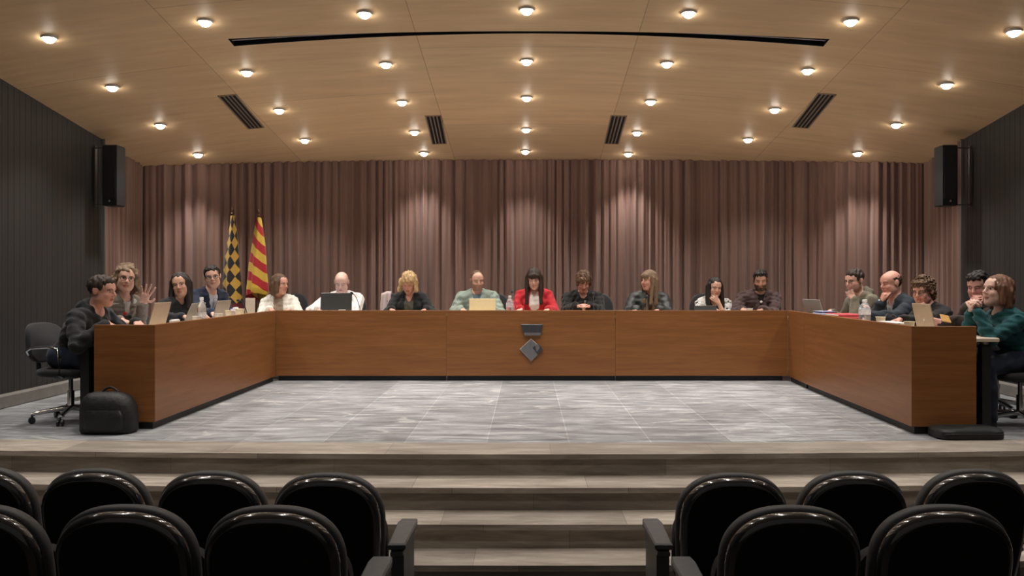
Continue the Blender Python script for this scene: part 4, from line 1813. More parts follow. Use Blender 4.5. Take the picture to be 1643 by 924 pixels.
    for q in (-1, 1):
        hj = hip + np.array((q * 0.085, 0.02, -0.015))
        kn = np.array((q * 0.125, fwd_k, seat + 0.035))
        an = np.array((q * 0.115, fwd_k + spec.get('shin', -0.04), 0.095))
        legs += [cap(hj, kn, 0.082 * w, 0.058, 0.04)]
        shins += [cap(kn, kn + (an - kn) * 0.4, 0.054, 0.056, 0.02), cap(kn + (an - kn) * 0.4, an, 0.056, 0.038, 0.02)]
        feet.append((an, an + np.array((q * 0.02, 0.15, -0.055))))
    foot_p = []
    for an, toe in feet:
        foot_p += [cap(an, an + np.array((0, 0.02, -0.045)), 0.038, 0.036, 0.02), cap(an + np.array((0, -0.02, -0.055)), toe, 0.032, 0.026, 0.02)]

    hp, sockets, nose, lips_ears, eyes = head_prims(hc, R, s, fem)
    fine.append((hc - 0.155, hc + 0.155))
    hf = spec.get('hf', 0.0052)
    allp = torso + neck + arm_skin + legs + shins + foot_p + hp + nose + lips_ears + hands
    body = Field(allp[:1], fine, hc=0.011, hf=hf)   # grid is sized below
    lo = np.min([prim_box(p)[0] for p in allp], axis=0)
    hi = np.max([prim_box(p)[1] for p in allp], axis=0)
    body = Field([cap(lo, lo, 0.001, 0.001, 0), cap(hi, hi, 0.001, 0.001, 0)], fine, hc=0.012, hf=hf, pad=0.03)
    body.v[:] = 0.5
    for p in torso + legs + shins + foot_p + arm_skin + neck + hp:
        body.union(p)
    for p in sockets:
        body.cut(p, 0.008)
    for p in nose + lips_ears + eyes + hands:
        body.union(p)
    root = field_object('person', body, M_SKIN, None, head_colors(hc, R, s, spec['skin'], spec))
    root.location = origin
    root.rotation_euler = (0, 0, rz)
    tag(root, spec['label'], 'person')

    # ---- clothes
    def sleeves(frac, extra=0.0):
        o_ = []
        for q in (1, -1):
            S, el = arms_u[q]
            wv = arms_f[q][1] - el
            fr = frac[0 if q == 1 else 1] if isinstance(frac, tuple) else frac
            if fr <= -1:
                continue
            if fr < 0:
                o_ += [cap(S, S + (el - S) * (1 + fr), ua + 0.004 + extra, ue + 0.008 + extra, 0.03)]
                continue
            o_ += [cap(S, el, ua + 0.004 + extra, ue + 0.004 + extra, 0.03), cap(el, el + wv * min(fr, 0.35), ue + 0.004 + extra, ue + 0.003 + extra, 0.02)]
            if fr > 0.35:
                r1 = ue + 0.003 + (uw + 0.004 - ue) * fr
                o_ += [cap(el + wv * 0.3, el + wv * fr, ue + 0.003 + extra, r1 + extra, 0.02)]
        return o_

    def garment(name, g):
        infl = g.get('t', 0.012)
        extra = g.get('bulk', 0.0)
        prims = torso + sleeves(g.get('sleeve', 0.92), extra)
        for kk in g.get('collar', ()):
            pass
        f = Field(prims + [cap(nb, nb + up * 0.10, 0.05, 0.05, 0.0)], (), hc=g.get('h', 0.0085), pad=0.035, inflate=infl)
        f.v[:] = 0.5
        for p in prims:
            f.union(p)
        if g.get('hood'):
            hb = nb - fw * 0.065 - up * 0.005
            f.union(ell(hb, (0.115, 0.055, 0.060), Rt, 0.02))
            f.union(cap(nb + xs_ * 0.085 - up * 0.005, nb + xs_ * 0.055 + fws * 0.085 - up * 0.05, 0.028, 0.022, 0.015))
            f.union(cap(nb - xs_ * 0.085 - up * 0.005, nb - xs_ * 0.055 + fws * 0.085 - up * 0.05, 0.028, 0.022, 0.015))
        if g.get('roll'):     # roll neck
            f.union(cap(nb - up * 0.02, nb + up * 0.045 + fw * 0.012, neck_r + 0.002, neck_r + 0.0, 0.015))
        if g.get('lapel'):
            for q in (-1, 1):
                f.union(cap(nb + xs_ * q * 0.070 + fws * 0.02 - up * 0.005, chest + xs_ * q * 0.042 + fws * 0.112 - up * 0.02, 0.013, 0.016, 0.012))
                f.union(cap(nb + xs_ * q * 0.070 + fws * 0.02 - up * 0.005, nb - fws * 0.062 - up * 0.0, 0.014, 0.014, 0.012))
        f.noise(g.get('wr', 0.004), g.get('wl', 0.09), spec['seed'] + len(name), (1, 1, 0.7))
        if g.get('roll'):
            f.cut(cap(nb + up * 0.0, nb + up * 0.16 + fw * 0.03, neck_r + 0.003, neck_r + 0.01), 0.0)
        else:
            nr = g.get('neckhole', neck_r + 0.014)
            f.cut(cap(nb + up * 0.03 + fws * 0.03, nb + up * 0.16 + fws * 0.05, nr, nr + 0.02), 0.006)
        if g.get('vneck'):
            vd, vr = g['vneck']
            f.cut(cap(nb + fws * 0.085 - up * 0.01, nb + fws * 0.150 - up * vd, vr, 0.012), 0.004)
        if g.get('open'):     # open front: the panels part all the way down
            r0, r1 = g['open']
            f.cut(cap(nb + fws * 0.100 - up * 0.02, chest + fws * 0.165 - up * 0.02, r0, r1), 0.004)
            f.cut(cap(chest + fws * 0.165 - up * 0.02, hip + fw * 0.19 + up * 0.04, r1, r1 * 0.9), 0.004)
        o_ = field_object(name, f, g['mat'], root)
        if g.get('label'):
            o_['label'] = g['label']
        return o_
    for g in spec['clothes']:
        garment(g['name'], g)
    tr = Field(legs + shins + torso[:1], (), hc=0.012, pad=0.04, inflate=0.017)
    tr.noise(0.004, 0.10, spec['seed'])
    tr.cut_half(hip + np.array((0, 0, 0.085)), np.array((0, 0, 1.0)))
    field_object('trousers', tr, spec['trousers'], root)
    sh = Field(foot_p, (), hc=0.010, pad=0.03, inflate=0.007)
    sh.cut_half(np.array((0, 0, 0.003)), np.array((0, 0, -1.0)))
    sh.cut_half(np.array((0, 0, 0.105)), np.array((0, 0, 1.0)))
    field_object('shoes', sh, spec['shoes'], root)

    if spec.get('hair'):
        hfld = hair_field(spec['hair'], hc, R, s, spec['seed'])
        field_object('hair', hfld, hairmat(*spec['haircol']), root)
    if spec.get('glasses'):
        T = lambda p: Vector(hc + R @ (np.array(p, float) * s))
        m = MB()
        for q in (-1, 1):
            m.tube([T((q * 0.032 + 0.023 * math.cos(t), 0.098 - 0.006 * abs(math.cos(t)) * (1 if q * math.cos(t) > 0 else 0), 0.002 + 0.018 * math.sin(t))) for t in np.linspace(0, 2 * math.pi, 21)[:-1]], 0.0022, 6, closed=True)
            m.tube([T((q * 0.055, 0.092, 0.008)), T((q * 0.076, 0.05, 0.010)), T((q * 0.082, -0.008, 0.012)), T((q * 0.082, -0.022, 0.0))], 0.0020, 6)
        m.tube([T((-0.010, 0.100, 0.006)), T((0, 0.104, 0.008)), T((0.010, 0.100, 0.006))], 0.002, 6)
        m.build('glasses', mat('dark spectacle frame', (0.02, 0.014, 0.012), 0.3, noise=((50, 50, 50), (0.015, 0.01, 0.009))), root, smooth=60)
    # things worn
    if spec.get('scarf'):
        sc_ = []
        for q in (-1, 1):
            sc_ += [cap(nb - fws * 0.055 + up * 0.015, nb + xs_ * q * 0.078 + fws * 0.01, 0.030, 0.034, 0.02),
                    cap(nb + xs_ * q * 0.078 + fws * 0.01, nb + xs_ * q * 0.066 + fws * 0.115 - up * 0.10, 0.034, 0.036, 0.02),
                    cap(nb + xs_ * q * 0.066 + fws * 0.115 - up * 0.10, chest + xs_ * q * 0.060 + fws * 0.145 - up * 0.20, 0.036, 0.042, 0.02)]
        f = Field(sc_, (), hc=0.008, pad=0.03)
        f.noise(0.008, 0.05, 4, (1, 1, 3))
        field_object('scarf', f, spec['scarf'], root)
    if spec.get('tie'):
        m = MB()
        p0 = nb + fws * 0.098 - up * 0.055
        pts = [p0, p0 + fws * 0.035 - up * 0.07, p0 + fws * 0.052 - up * 0.20, p0 + fws * 0.05 - up * 0.34]
        m.tube([Vector(p) for p in pts], [0.012, 0.016, 0.022, 0.026], 12, flat=0.35)
        m.build('tie', spec['tie'], root, smooth=60)
    if spec.get('pin'):
        col_, off = spec['pin']
        m = MB()
        c = nb + fws * off[1] + xs_ * off[0] + up * off[2]
        m.lathe([(0.004, -0.006), (0.016, -0.004), (0.017, 0.004), (0.010, 0.009)], Vector(c), 16, Vector(fws))
        m.build('badge', col_, root, smooth=40)
    if spec.get('extra'):
        spec['extra'](root, dict(nb=nb, up=up, fws=fws, xs=xs_, chest=chest, hc=hc, R=R, s=s, wrists=wrists, arms_f=arms_f, ue=ue, uw=uw))
    ck = spec.get('chair')
    if ck:
        hipw = origin + Rw @ Vector((spec.get('chair_lat', 0.0), spec.get('chair_back', 0.0), 0))
        place_chair(ck[0], (hipw.x, hipw.y, ck[2] if len(ck) > 2 else 0.0), rz + spec.get('chair_turn', 0.0), ck[1])
    return root
# ------------------------------------------------------------------ the council members
def dk(px, y, dz=0.0):
    """a wrist resting on the back desks"""
    return Vector(((px - CX) / F * y, y, LEDGE + 0.098 + dz))


def wg(px, x, dz=0.098):
    """a wrist resting on a wing"""
    return Vector((x, F * x / (px - CX), LEDGE + dz))


JEANS = cloth('dark blue denim', (0.014, 0.020, 0.040))
DARKT = cloth('charcoal trouser cloth', (0.018, 0.018, 0.021))
SHOE_D = cloth('black shoe leather', (0.012, 0.011, 0.011), 0.4)
SHOE_L = cloth('pale grey trainers', (0.30, 0.29, 0.28))


def clasp_gap(x):
    return x


PEOPLE = [
    dict(label='person in a black hoodie leaning over the left desk end, seen in profile', seed=1, head=(164, 467, 7.42), face=82, lean=0.31, w=1.08,
         look=(84, 6, 0), skin=SK_ROSY, haircol=H_DARK, hair='short', eyes='open', hf=0.005, s=1.08,
         R=dict(world=wg(172, -3.44)), L=dict(world=(-3.38, 7.55, LEDGE + 0.098)), knee=0.40, shin=-0.10, arm=1.06,
         clothes=[dict(name='hoodie', mat=cloth('black hoodie fleece', (0.017, 0.018, 0.020), var=0.5, scale=60), bulk=0.006, hood=True, wr=0.005, wl=0.10)],
         trousers=JEANS, shoes=SHOE_L, chair=('mid', 'black office chair with chrome arms at the end of the left desk wing'), chair_back=0.02),
    dict(label='person with wavy hair and glasses in a taupe sweater raising an open hand', seed=2, head=(202, 447, 8.15), face=70, lean=0.28,
         look=(32, 2, -8), skin=SK_LIGHT, haircol=H_LIGHT, hair='messy', glasses=True, hf=0.005, s=1.06,
         R=dict(world=(-3.62, 7.78, LEDGE + 0.098)), L=dict(world=at(229, 487, 8.02), pose='open', dir=(0.0, 0.42, 0.95), palm=(0.85, 0.4, -0.2), pole=(-0.2, -0.3, -1)),
         clothes=[dict(name='sweater', mat=cloth('taupe wool', (0.165, 0.135, 0.108), var=0.7, scale=70), vneck=(0.14, 0.045)),
                  dict(name='shirt_collar', mat=cloth('pale shirt cotton', (0.45, 0.43, 0.40)), t=0.006, sleeve=-1, lapel=False)],
         pin=(cloth('red felt', (0.62, 0.02, 0.015)), (0.03, 0.135, -0.12)),
         trousers=DARKT, shoes=SHOE_D, chair=('mid', 'black office chair under the person raising an open hand')),
    dict(label='person with dark hair in a black top on the left wing, looking at the camera', seed=3, head=(290, 457, 9.15), face=72, lean=0.30, fem=True,
         look=(8, 4, 10), skin=SK_TAN, haircol=H_BLACK, hair='long', s=1.06,
         R=dict(world=(-3.44, 8.72, LEDGE + 0.098)), L=dict(world=(-3.40, 9.15, LEDGE + 0.098)),
         clothes=[dict(name='top', mat=cloth('black jersey', (0.016, 0.018, 0.020), var=0.6), wr=0.005)],
         trousers=DARKT, shoes=SHOE_D, chair=('mid', 'black office chair under the dark-haired person in black on the left wing')),
    dict(label='person with glasses in a navy suit and grey tie, beside the flags', seed=4, head=(341, 444, 9.95), face=58, lean=0.30,
         look=(18, 5, 8), skin=SK_LIGHT, haircol=H_BLACK, hair='short', glasses=True, s=1.06,
         R=dict(world=(-3.44, 9.50, LEDGE + 0.098)), L=dict(world=(-3.40, 9.86, LEDGE + 0.098)),
         clothes=[dict(name='shirt', mat=cloth('pale blue shirt', (0.50, 0.50, 0.53)), t=0.008, sleeve=0.95, lapel=False),
                  dict(name='suit_jacket', mat=cloth('navy suiting', (0.014, 0.020, 0.042), var=0.7), t=0.018, vneck=(0.30, 0.062), lapel=True)],
         tie=cloth('grey tie silk', (0.20, 0.20, 0.23), 0.5), trousers=DARKT, shoes=SHOE_D,
         chair=('mid', 'black office chair under the person in the navy suit')),
    dict(label='person in a white cardigan at the left corner of the desks, turned to the right', seed=5, head=(449, 456, 11.12), face=8, lean=0.14, fem=True,
         look=(62, 4, 0), skin=SK_ROSY, haircol=H_BROWN, hair='bob', s=1.06, lat=0.0,
         R=dict(world=dk(433, 10.80), dir=(-0.85, 0.5, -0.40)), L=dict(world=dk(466, 10.80), dir=(0.85, 0.5, -0.40)),
         clothes=[dict(name='top', mat=cloth('beige blouse', (0.33, 0.25, 0.20)), t=0.008, sleeve=0.5, neckhole=0.07),
                  dict(name='cardigan', mat=cloth('white knit', (0.72, 0.69, 0.63), var=0.9, scale=70), t=0.018, open=(0.055, 0.062), wr=0.006)],
         trousers=DARKT, shoes=SHOE_D, chair=('high', 'dark grey office chair behind the person in the white cardigan'), chair_turn=-0.35, chair_back=-0.06),
    dict(label='bald person in a white shirt working behind a dark grey laptop', seed=6, head=(548, 453, 11.10), face=0, lean=0.17,
         look=(4, 24, 0), skin=SK_PALE, haircol=H_LIGHT, hair=None, stubble=0.25, eyes='down', s=1.08, w=1.06,
         R=dict(world=dk(512, 10.80), pole=(0.9, -0.2, -0.5)), L=dict(headoff=(-0.040, 0.115, -0.150), pose='curl', dir=(0.75, 0.1, 0.62), palm=(0.2, -0.9, 0.2), pole=(-0.7, 0.2, -0.8)),
         clothes=[dict(name='shirt', mat=cloth('white shirt cotton', (0.74, 0.72, 0.70), var=0.93), bulk=0.006, lapel=True, vneck=(0.10, 0.030), wr=0.007)],
         trousers=DARKT, shoes=SHOE_D, chair=('high', 'black office chair behind the bald person in the white shirt')),
    dict(label='blond person in a black blazer looking down, between the laptop users', seed=7, head=(656, 454, 11.12), face=0, lean=0.15, fem=True,
         look=(-6, 30, -3), skin=SK_ROSY, haircol=H_BLOND, hair='blown', eyes='down', s=1.04,
         R=dict(world=dk(628, 10.80), dir=(-0.6, 0.8, -0.40)), L=dict(world=dk(684, 10.83), dir=(0.85, 0.5, -0.40)),
         clothes=[dict(name='top', mat=cloth('grey green blouse', (0.10, 0.10, 0.075)), t=0.008, sleeve=0.5, vneck=(0.10, 0.045)),
                  dict(name='blazer', mat=cloth('black suiting', (0.014, 0.016, 0.017), var=0.6), t=0.020, open=(0.060, 0.056), lapel=True)],
         trousers=DARKT, shoes=SHOE_D, chair=('high', 'black office chair with a pale cloth on its back, under the blond person'), chair_lat=0.16, chair_turn=0.12),
    dict(label='bearded person in a grey green sweater behind a cream laptop', seed=8, head=(766, 450, 11.10), face=0, lean=0.15,
         look=(14, 12, 3), skin=SK_LIGHT, haircol=H_BROWN, hair='crop', beard=0.55, stubble=0.4, eyes='down', s=1.04, w=1.08,
         R=dict(world=dk(740, 10.86), dir=(-0.8, 0.6, -0.40)), L=dict(world=dk(790, 10.78), dir=(0.1, 1, -0.40)),
         clothes=[dict(name='shirt', mat=cloth('slate blue shirt', (0.13, 0.19, 0.22)), t=0.008, sleeve=0.5),
                  dict(name='sweater', mat=cloth('grey green wool', (0.27, 0.335, 0.285), var=0.82, scale=80), t=0.018, vneck=(0.22, 0.055), wr=0.006)],
         trousers=DARKT, shoes=SHOE_D, chair=('high', 'black office chair behind the person in the grey green sweater'), chair_turn=-0.2, chair_lat=-0.12),
    dict(label='person with long dark hair in a red jacket and white blouse, at the centre', seed=9, head=(857, 447, 11.10), face=0, lean=0.15, fem=True,
         look=(-4, 20, 2), skin=SK_PALE, haircol=H_DARK, hair='bangs', eyes='down', s=1.06, w=1.04,
         R=dict(world=dk(836, 10.80), dir=(0.55, 0.85, -0.40)), L=dict(world=dk(879, 10.80), dir=(0.55, 0.85, -0.40)),
         clothes=[dict(name='blouse', mat=cloth('white blouse', (0.78, 0.75, 0.73), var=0.93), t=0.010, sleeve=0.5, vneck=(0.08, 0.03)),
                  dict(name='jacket', mat=cloth('red jacket cloth', (0.50, 0.022, 0.032), var=0.8), t=0.020, open=(0.055, 0.066), lapel=True)],
         trousers=DARKT, shoes=SHOE_D, chair=('high', 'black office chair behind the person in the red jacket')),
    dict(label='person with short brown hair in black, hands joined on the desk', seed=10, head=(936, 452, 11.12), face=0, lean=0.15, fem=True,
         look=(2, 30, 0), skin=SK_ROSY, haircol=H_BROWN, hair='pixie', eyes='down', s=1.06, w=1.12,
         R=dict(world=dk(925, 10.80, 0.03), dir=(-0.75, 0.55, 0.3), palm=(-0.5, 0.2, -0.8), pose='curl'), L=dict(world=dk(947, 10.80, 0.03), dir=(0.75, 0.55, 0.3), palm=(0.5, 0.2, -0.8), pose='curl'),
         clothes=[dict(name='top', mat=cloth('black crepe', (0.011, 0.010, 0.010), var=0.6), t=0.016, bulk=0.014, vneck=(0.06, 0.05), wr=0.006)],
         pin=(M_STEEL, (-0.02, 0.150, -0.10)),
         trousers=DARKT, shoes=SHOE_D, chair=('high', 'black office chair behind the person with joined hands'), chair_turn=-0.25, chair_lat=-0.12),
    dict(label='person with a brown scarf and dark leather jacket, looking to the left', seed=11, head=(1041, 450, 11.10), face=0, lean=0.15, fem=True,
         look=(-48, 4, 0), skin=SK_ROSY, haircol=H_LIGHT, hair='bangs', s=1.06, w=1.10,
         R=dict(world=dk(1022, 10.80), dir=(0.7, 0.6, -0.40)), L=dict(world=dk(1058, 10.80), dir=(0.9, 0.4, -0.40)),
         clothes=[dict(name='top', mat=cloth('dark brown top', (0.045, 0.030, 0.026)), t=0.008, sleeve=0.5),
                  dict(name='jacket', mat=mat('dark leather', (0.024, 0.028, 0.028), 0.55, noise=((40, 40, 40), (0.016, 0.019, 0.019))), t=0.020, open=(0.05, 0.06), bulk=0.008, wr=0.004, wl=0.10)],
         scarf=cloth('olive brown wool', (0.15, 0.098, 0.050), scale=70), trousers=DARKT, shoes=SHOE_D,
         chair=('high', 'black office chair behind the person with the brown scarf')),
    dict(label='person in a white patterned blouse resting a hand over the mouth', seed=12, head=(1147, 461, 11.06), face=0, lean=0.20, fem=True,
         look=(6, 12, -3), skin=SK_LIGHT, haircol=H_BLACK, hair='long', s=1.02,
         R=dict(world=dk(1146, 10.80), dir=(-0.95, 0.2, -0.40)), L=dict(headoff=(-0.030, 0.120, -0.165), pose='curl', dir=(0.55, 0.0, 0.8), palm=(0.2, -0.95, 0.1), pole=(-0.15, 0.4, -1)),
         clothes=[dict(name='top', mat=cloth('black vest cloth', (0.015, 0.016, 0.015)), t=0.008, sleeve=-0.5, vneck=(0.06, 0.05)),
                  dict(name='blouse', mat=mat('white blouse with grey print', (0.70, 0.68, 0.64), 0.85, noise=((70, 70, 70), (0.30, 0.29, 0.29), 0.10)), t=0.017, open=(0.055, 0.06), sleeve=(0.9, 0.15), wr=0.006)],
         trousers=DARKT, shoes=SHOE_D, chair=('high', 'black office chair behind the person in the white patterned blouse')),
    dict(label='bearded person with dark hair in a plum brown shirt, looking down', seed=13, head=(1220, 450, 11.10), face=-3, lean=0.15,
         look=(-12, 14, 0), skin=SK_TAN, haircol=H_BLACK, hair='quiff', beard=0.9, eyes='down', s=1.06, w=1.10,
         R=dict(world=dk(1192, 10.80), dir=(-0.1, 1, -0.40), pose='curl'), L=dict(world=dk(1222, 10.80), dir=(0.8, 0.5, -0.40)),
         clothes=[dict(name='t_shirt', mat=cloth('black tee cotton', (0.014, 0.012, 0.012)), t=0.008, sleeve=-0.4),
                  dict(name='shirt', mat=cloth('plum brown shirt', (0.075, 0.046, 0.046), var=0.75), t=0.018, vneck=(0.16, 0.045), lapel=True, wr=0.006)],
         pin=(M_PAPER, (0.0, 0.128, -0.10)), trousers=DARKT, shoes=SHOE_D,
         chair=('high', 'black office chair behind the bearded person in the plum shirt'), chair_turn=-0.45),
    dict(label='person with dark hair in a khaki hoodie, hand at the mouth, by the open laptop', seed=14, head=(1371, 450, 9.75), face=-78, lean=0.26,
         look=(-62, 12, 0), skin=SK_LIGHT, haircol=H_DARK, hair='short', glasses=True, beard=0.35, s=1.06,
         R=dict(world=(3.46, 9.95, LEDGE + 0.098)), L=dict(headoff=(-0.055, 0.110, -0.170), pose='fist', dir=(0.45, 0.25, 0.8), palm=(0.7, -0.7, 0.1), pole=(-0.1, 0.4, -1)),
         clothes=[dict(name='hoodie', mat=cloth('khaki sweatshirt', (0.16, 0.145, 0.105), var=0.75, scale=70), hood=True, wr=0.007)],
         trousers=DARKT, shoes=SHOE_D, chair=('mid', 'black office chair under the person in the khaki hoodie')),
    dict(label='balding person in a dark navy suit and open collar, hand on the chin', seed=15, head=(1429, 454, 9.08), face=-74, lean=0.22,
         look=(-72, 10, 0), skin=SK_ROSY, haircol=H_DARK, hair='fringe', s=1.06, eyes='down',
         R=dict(headoff=(0.0, 0.145, -0.165), pose='fist', dir=(-0.25, -0.2, 0.9), palm=(-0.2, -0.95, 0.0), pole=(0.1, 0.5, -1)), L=dict(world=(3.44, 8.75, LEDGE + 0.098)),
         clothes=[dict(name='shirt', mat=cloth('pale grey shirt', (0.42, 0.44, 0.47)), t=0.008, sleeve=0.95, lapel=True, vneck=(0.07, 0.03)),
                  dict(name='suit_jacket', mat=cloth('dark navy suiting', (0.016, 0.024, 0.034), var=0.7), t=0.019, vneck=(0.28, 0.06), lapel=True, bulk=0.004)],
         trousers=DARKT, shoes=SHOE_D, chair=('mid', 'black office chair under the balding person in the dark suit')),
    dict(label='person with tousled short hair in black, cheek on hand, behind a champagne laptop', seed=16, head=(1481, 467, 8.40), face=-72, lean=0.32, fem=True,
         look=(-52, 12, 0), skin=SK_ROSY, haircol=H_BROWN, hair='curly', glasses=True, s=1.08, eyes='down',
         L=dict(world=(3.45, 8.05, LEDGE + 0.098)), R=dict(headoff=(0.02, 0.130, -0.175), pose='curl', dir=(-0.30, -0.1, 0.9), palm=(-0.2, -0.95, 0.0), pole=(0.2, 0.5, -1)),
         clothes=[dict(name='top', mat=cloth('black wool', (0.016, 0.016, 0.017), var=0.6), wr=0.006, bulk=0.004)],
         trousers=DARKT, shoes=SHOE_D, chair=('mid', 'black office chair under the person with tousled hair')),
    dict(label='person with dark hair in a dark brown jacket, fingers at the lips, holding a phone', seed=17, head=(1569, 459, 7.85), face=-76, lean=0.20,
         look=(-48, 16, 0), skin=SK_ROSY, haircol=H_BLACK, hair='quiff', s=1.06, eyes='down',
         R=dict(headoff=(0.03, 0.145, -0.125), pose='curl', dir=(-0.50, -0.25, 0.65), palm=(-0.2, -0.95, 0.1), pole=(0.15, 0.4, -1)), L=dict(world=(3.62, 7.62, LEDGE + 0.085), pose='hold', dir=(0.5, 0.95, 0.12), palm=(0.8, -0.2, 0.5), pole=(-0.5, -0.2, -0.8)),
         clothes=[dict(name='jacket', mat=cloth('dark brown jacket cloth', (0.030, 0.020, 0.015), var=0.6), t=0.018, wr=0.007)],
         trousers=DARKT, shoes=SHOE_D, chair=('mid', 'black office chair under the person in the dark brown jacket')),
    dict(label='person with auburn hair in a teal sweater, hands clasped at the right desk end', seed=18, head=(1600, 467, 7.15), face=-84, lean=0.20, fem=True,
         look=(-78, -8, 0), skin=SK_PALE, haircol=H_RED, hair='bob', s=1.10, hf=0.005,
         R=dict(headoff=(0.045, 0.165, -0.170), pose='curl', dir=(-0.5, 0.15, 0.75), palm=(-0.75, -0.5, -0.2), pole=(0.25, 0.3, -1)),
         L=dict(headoff=(-0.035, 0.175, -0.170), pose='curl', dir=(0.45, 0.10, 0.80), palm=(0.75, -0.5, -0.2), pole=(-0.25, 0.3, -1)),
         clothes=[dict(name='sweater', mat=cloth('teal wool', (0.010, 0.075, 0.085), var=0.75, scale=70), wr=0.006, t=0.015, roll=False, neckhole=0.066)],
         trousers=JEANS, shoes=SHOE_D, chair=('mid', 'black office chair with chrome arms at the end of the right desk wing'), knee=0.38),
]
import time as _time
_t0 = _time.time()
FIG = {}
for sp in PEOPLE:
    FIG[sp['seed']] = person(sp)
print('people built in %.1f s' % (_time.time() - _t0))
# ------------------------------------------------------------------ things on the writing surfaces
def side_xy(px, x):
    return x, F * x / (px - CX)


def laptop(loc, rz, w, h, d, tilt, m_lid, label, screen_on=True, mark=False):
    """opened laptop, its user sits on the +Y side (local), the lid's back faces -Y"""
    root = empty('laptop', loc, rz)
    b = MB()
    b.box((0, d / 2, 0.009), (w, d, 0.016), 0.005)
    base = b.build('base', m_lid, root, smooth=40)
    k = MB()
    for r in range(5):
        for c in range(11):
            k.box((-w * 0.40 + w * 0.8 * c / 10, d * 0.30 + r * 0.019, 0.0185), (w * 0.062, 0.014, 0.003))
    k.build('keyboard', M_BLACK, base)
    R = Matrix.Rotation(tilt, 4, 'X')
    lid = MB()
    lid.box(R @ Vector((0, 0, h / 2)) + Vector((0, 0.0, 0.016)), (w, 0.008, h), 0.0035, R)
    lo = lid.build('lid', m_lid, root, smooth=40)
    sc = MB()
    sc.box(R @ Vector((0, 0.0048, h / 2 + 0.004)) + Vector((0, 0.0, 0.016)), (w - 0.016, 0.0015, h - 0.024), 0, R)
    sc.build('screen', M_SCREEN if screen_on else M_BLACK, lo)
    if mark:
        g = MB()
        for q in (-1, 1):
            g.tube([R @ Vector((q * 0.014, -0.0045, h * 0.47)) + Vector((0, 0, 0.016)), R @ Vector((0, -0.0045, h * 0.36)) + Vector((0, 0, 0.016))], 0.0035, 6)
        g.build('lid_logo', mat('pale logo metal', (0.8, 0.78, 0.74), 0.25, 0.6, noise=((9, 9, 9), (0.75, 0.73, 0.7))), lo)
    tag(root, label, 'laptop', 'laptops on the desks')
    return root


M_WATER = mat('bottle plastic', (0.80, 0.83, 0.86), 0.10, noise=((9, 9, 9), (0.76, 0.79, 0.83)), trans=0.82)
M_CAP = mat('white bottle cap', (0.80, 0.80, 0.80), 0.4, noise=((9, 9, 9), (0.76, 0.76, 0.76)))


def bottle(loc, h, r, label, lab_col, band_z=0.50):
    root = empty('water_bottle', loc)
    m = MB()
    m.lathe([(r * 0.80, 0.0), (r, 0.012), (r, h * 0.20), (r * 0.95, h * 0.23), (r, h * 0.26), (r, h * 0.62), (r * 0.92, h * 0.70), (r * 0.62, h * 0.82), (r * 0.36, h * 0.89), (r * 0.34, h * 0.93)], n=28)
    m.build('bottle_body', M_WATER, root, smooth=50)
    m = MB()
    m.lathe([(r * 0.42, h * 0.905), (r * 0.42, h * 0.99), (r * 0.36, h)], n=20)
    m.build('cap', M_CAP, root, smooth=40)
    m = MB()
    m.lathe([(r * 1.012, h * (band_z - 0.13)), (r * 1.012, h * (band_z + 0.06))], n=28)
    m.build('paper_band', lab_col, root, smooth=40)
    tag(root, label, 'bottle', 'water bottles on the desks')


CUPS = [None]


def cup(px, x, h, material, label, y=None, r=0.040):
    if y is None:
        x, y = side_xy(px, x)
    else:
        x = (px - CX) / F * y
    root = empty('paper_cup', (x, y, LEDGE + 0.001))
    m = MB()
    m.lathe([(r * 0.72, 0.0), (r * 0.74, 0.004), (r * 0.97, h - 0.006), (r * 0.90, h - 0.004), (r * 0.68, 0.010), (0.004, 0.010)], n=24)
    m.build('cup_wall', material, root, smooth=50)
    m = MB()
    m.tube([(r * math.cos(a), r * math.sin(a), h - 0.004) for a in np.linspace(0, 2 * math.pi, 25)[:-1]], 0.0032, 6, closed=True)
    m.build('rolled_rim', material, root, smooth=60)
    tag(root, label, 'cup', 'paper cups on the desks')


def mic(base, head, label, bend=0.06):
    base = Vector(base)
    root = empty('gooseneck_microphone', base)
    hd = Vector(head) - base
    m = MB()
    m.lathe([(0.050, 0.0), (0.052, 0.010), (0.036, 0.026), (0.014, 0.032)], n=22)
    m.build('base', M_PLASTIC, root, smooth=40)
    pts = []
    for t in np.linspace(0, 1, 12):
        p = Vector((0, 0, 0.028)).lerp(hd, t)
        p.z += bend * math.sin(math.pi * t)
        pts.append(p)
    m = MB()
    m.tube(pts, 0.0048, 8)
    m.build('gooseneck', M_PLASTIC, root, smooth=60)
    d = (pts[-1] - pts[-2]).normalized()
    m = MB()
    m.lathe([(0.006, -0.004), (0.013, 0.002), (0.015, 0.022), (0.012, 0.040), (0.004, 0.046)], pts[-1], 16, d)
    m.build('foam_head', M_FABRIC, root, smooth=60)
    tag(root, label, 'microphone', 'gooseneck microphones on the desks')


Z0 = LEDGE + 0.001
H90 = math.pi / 2
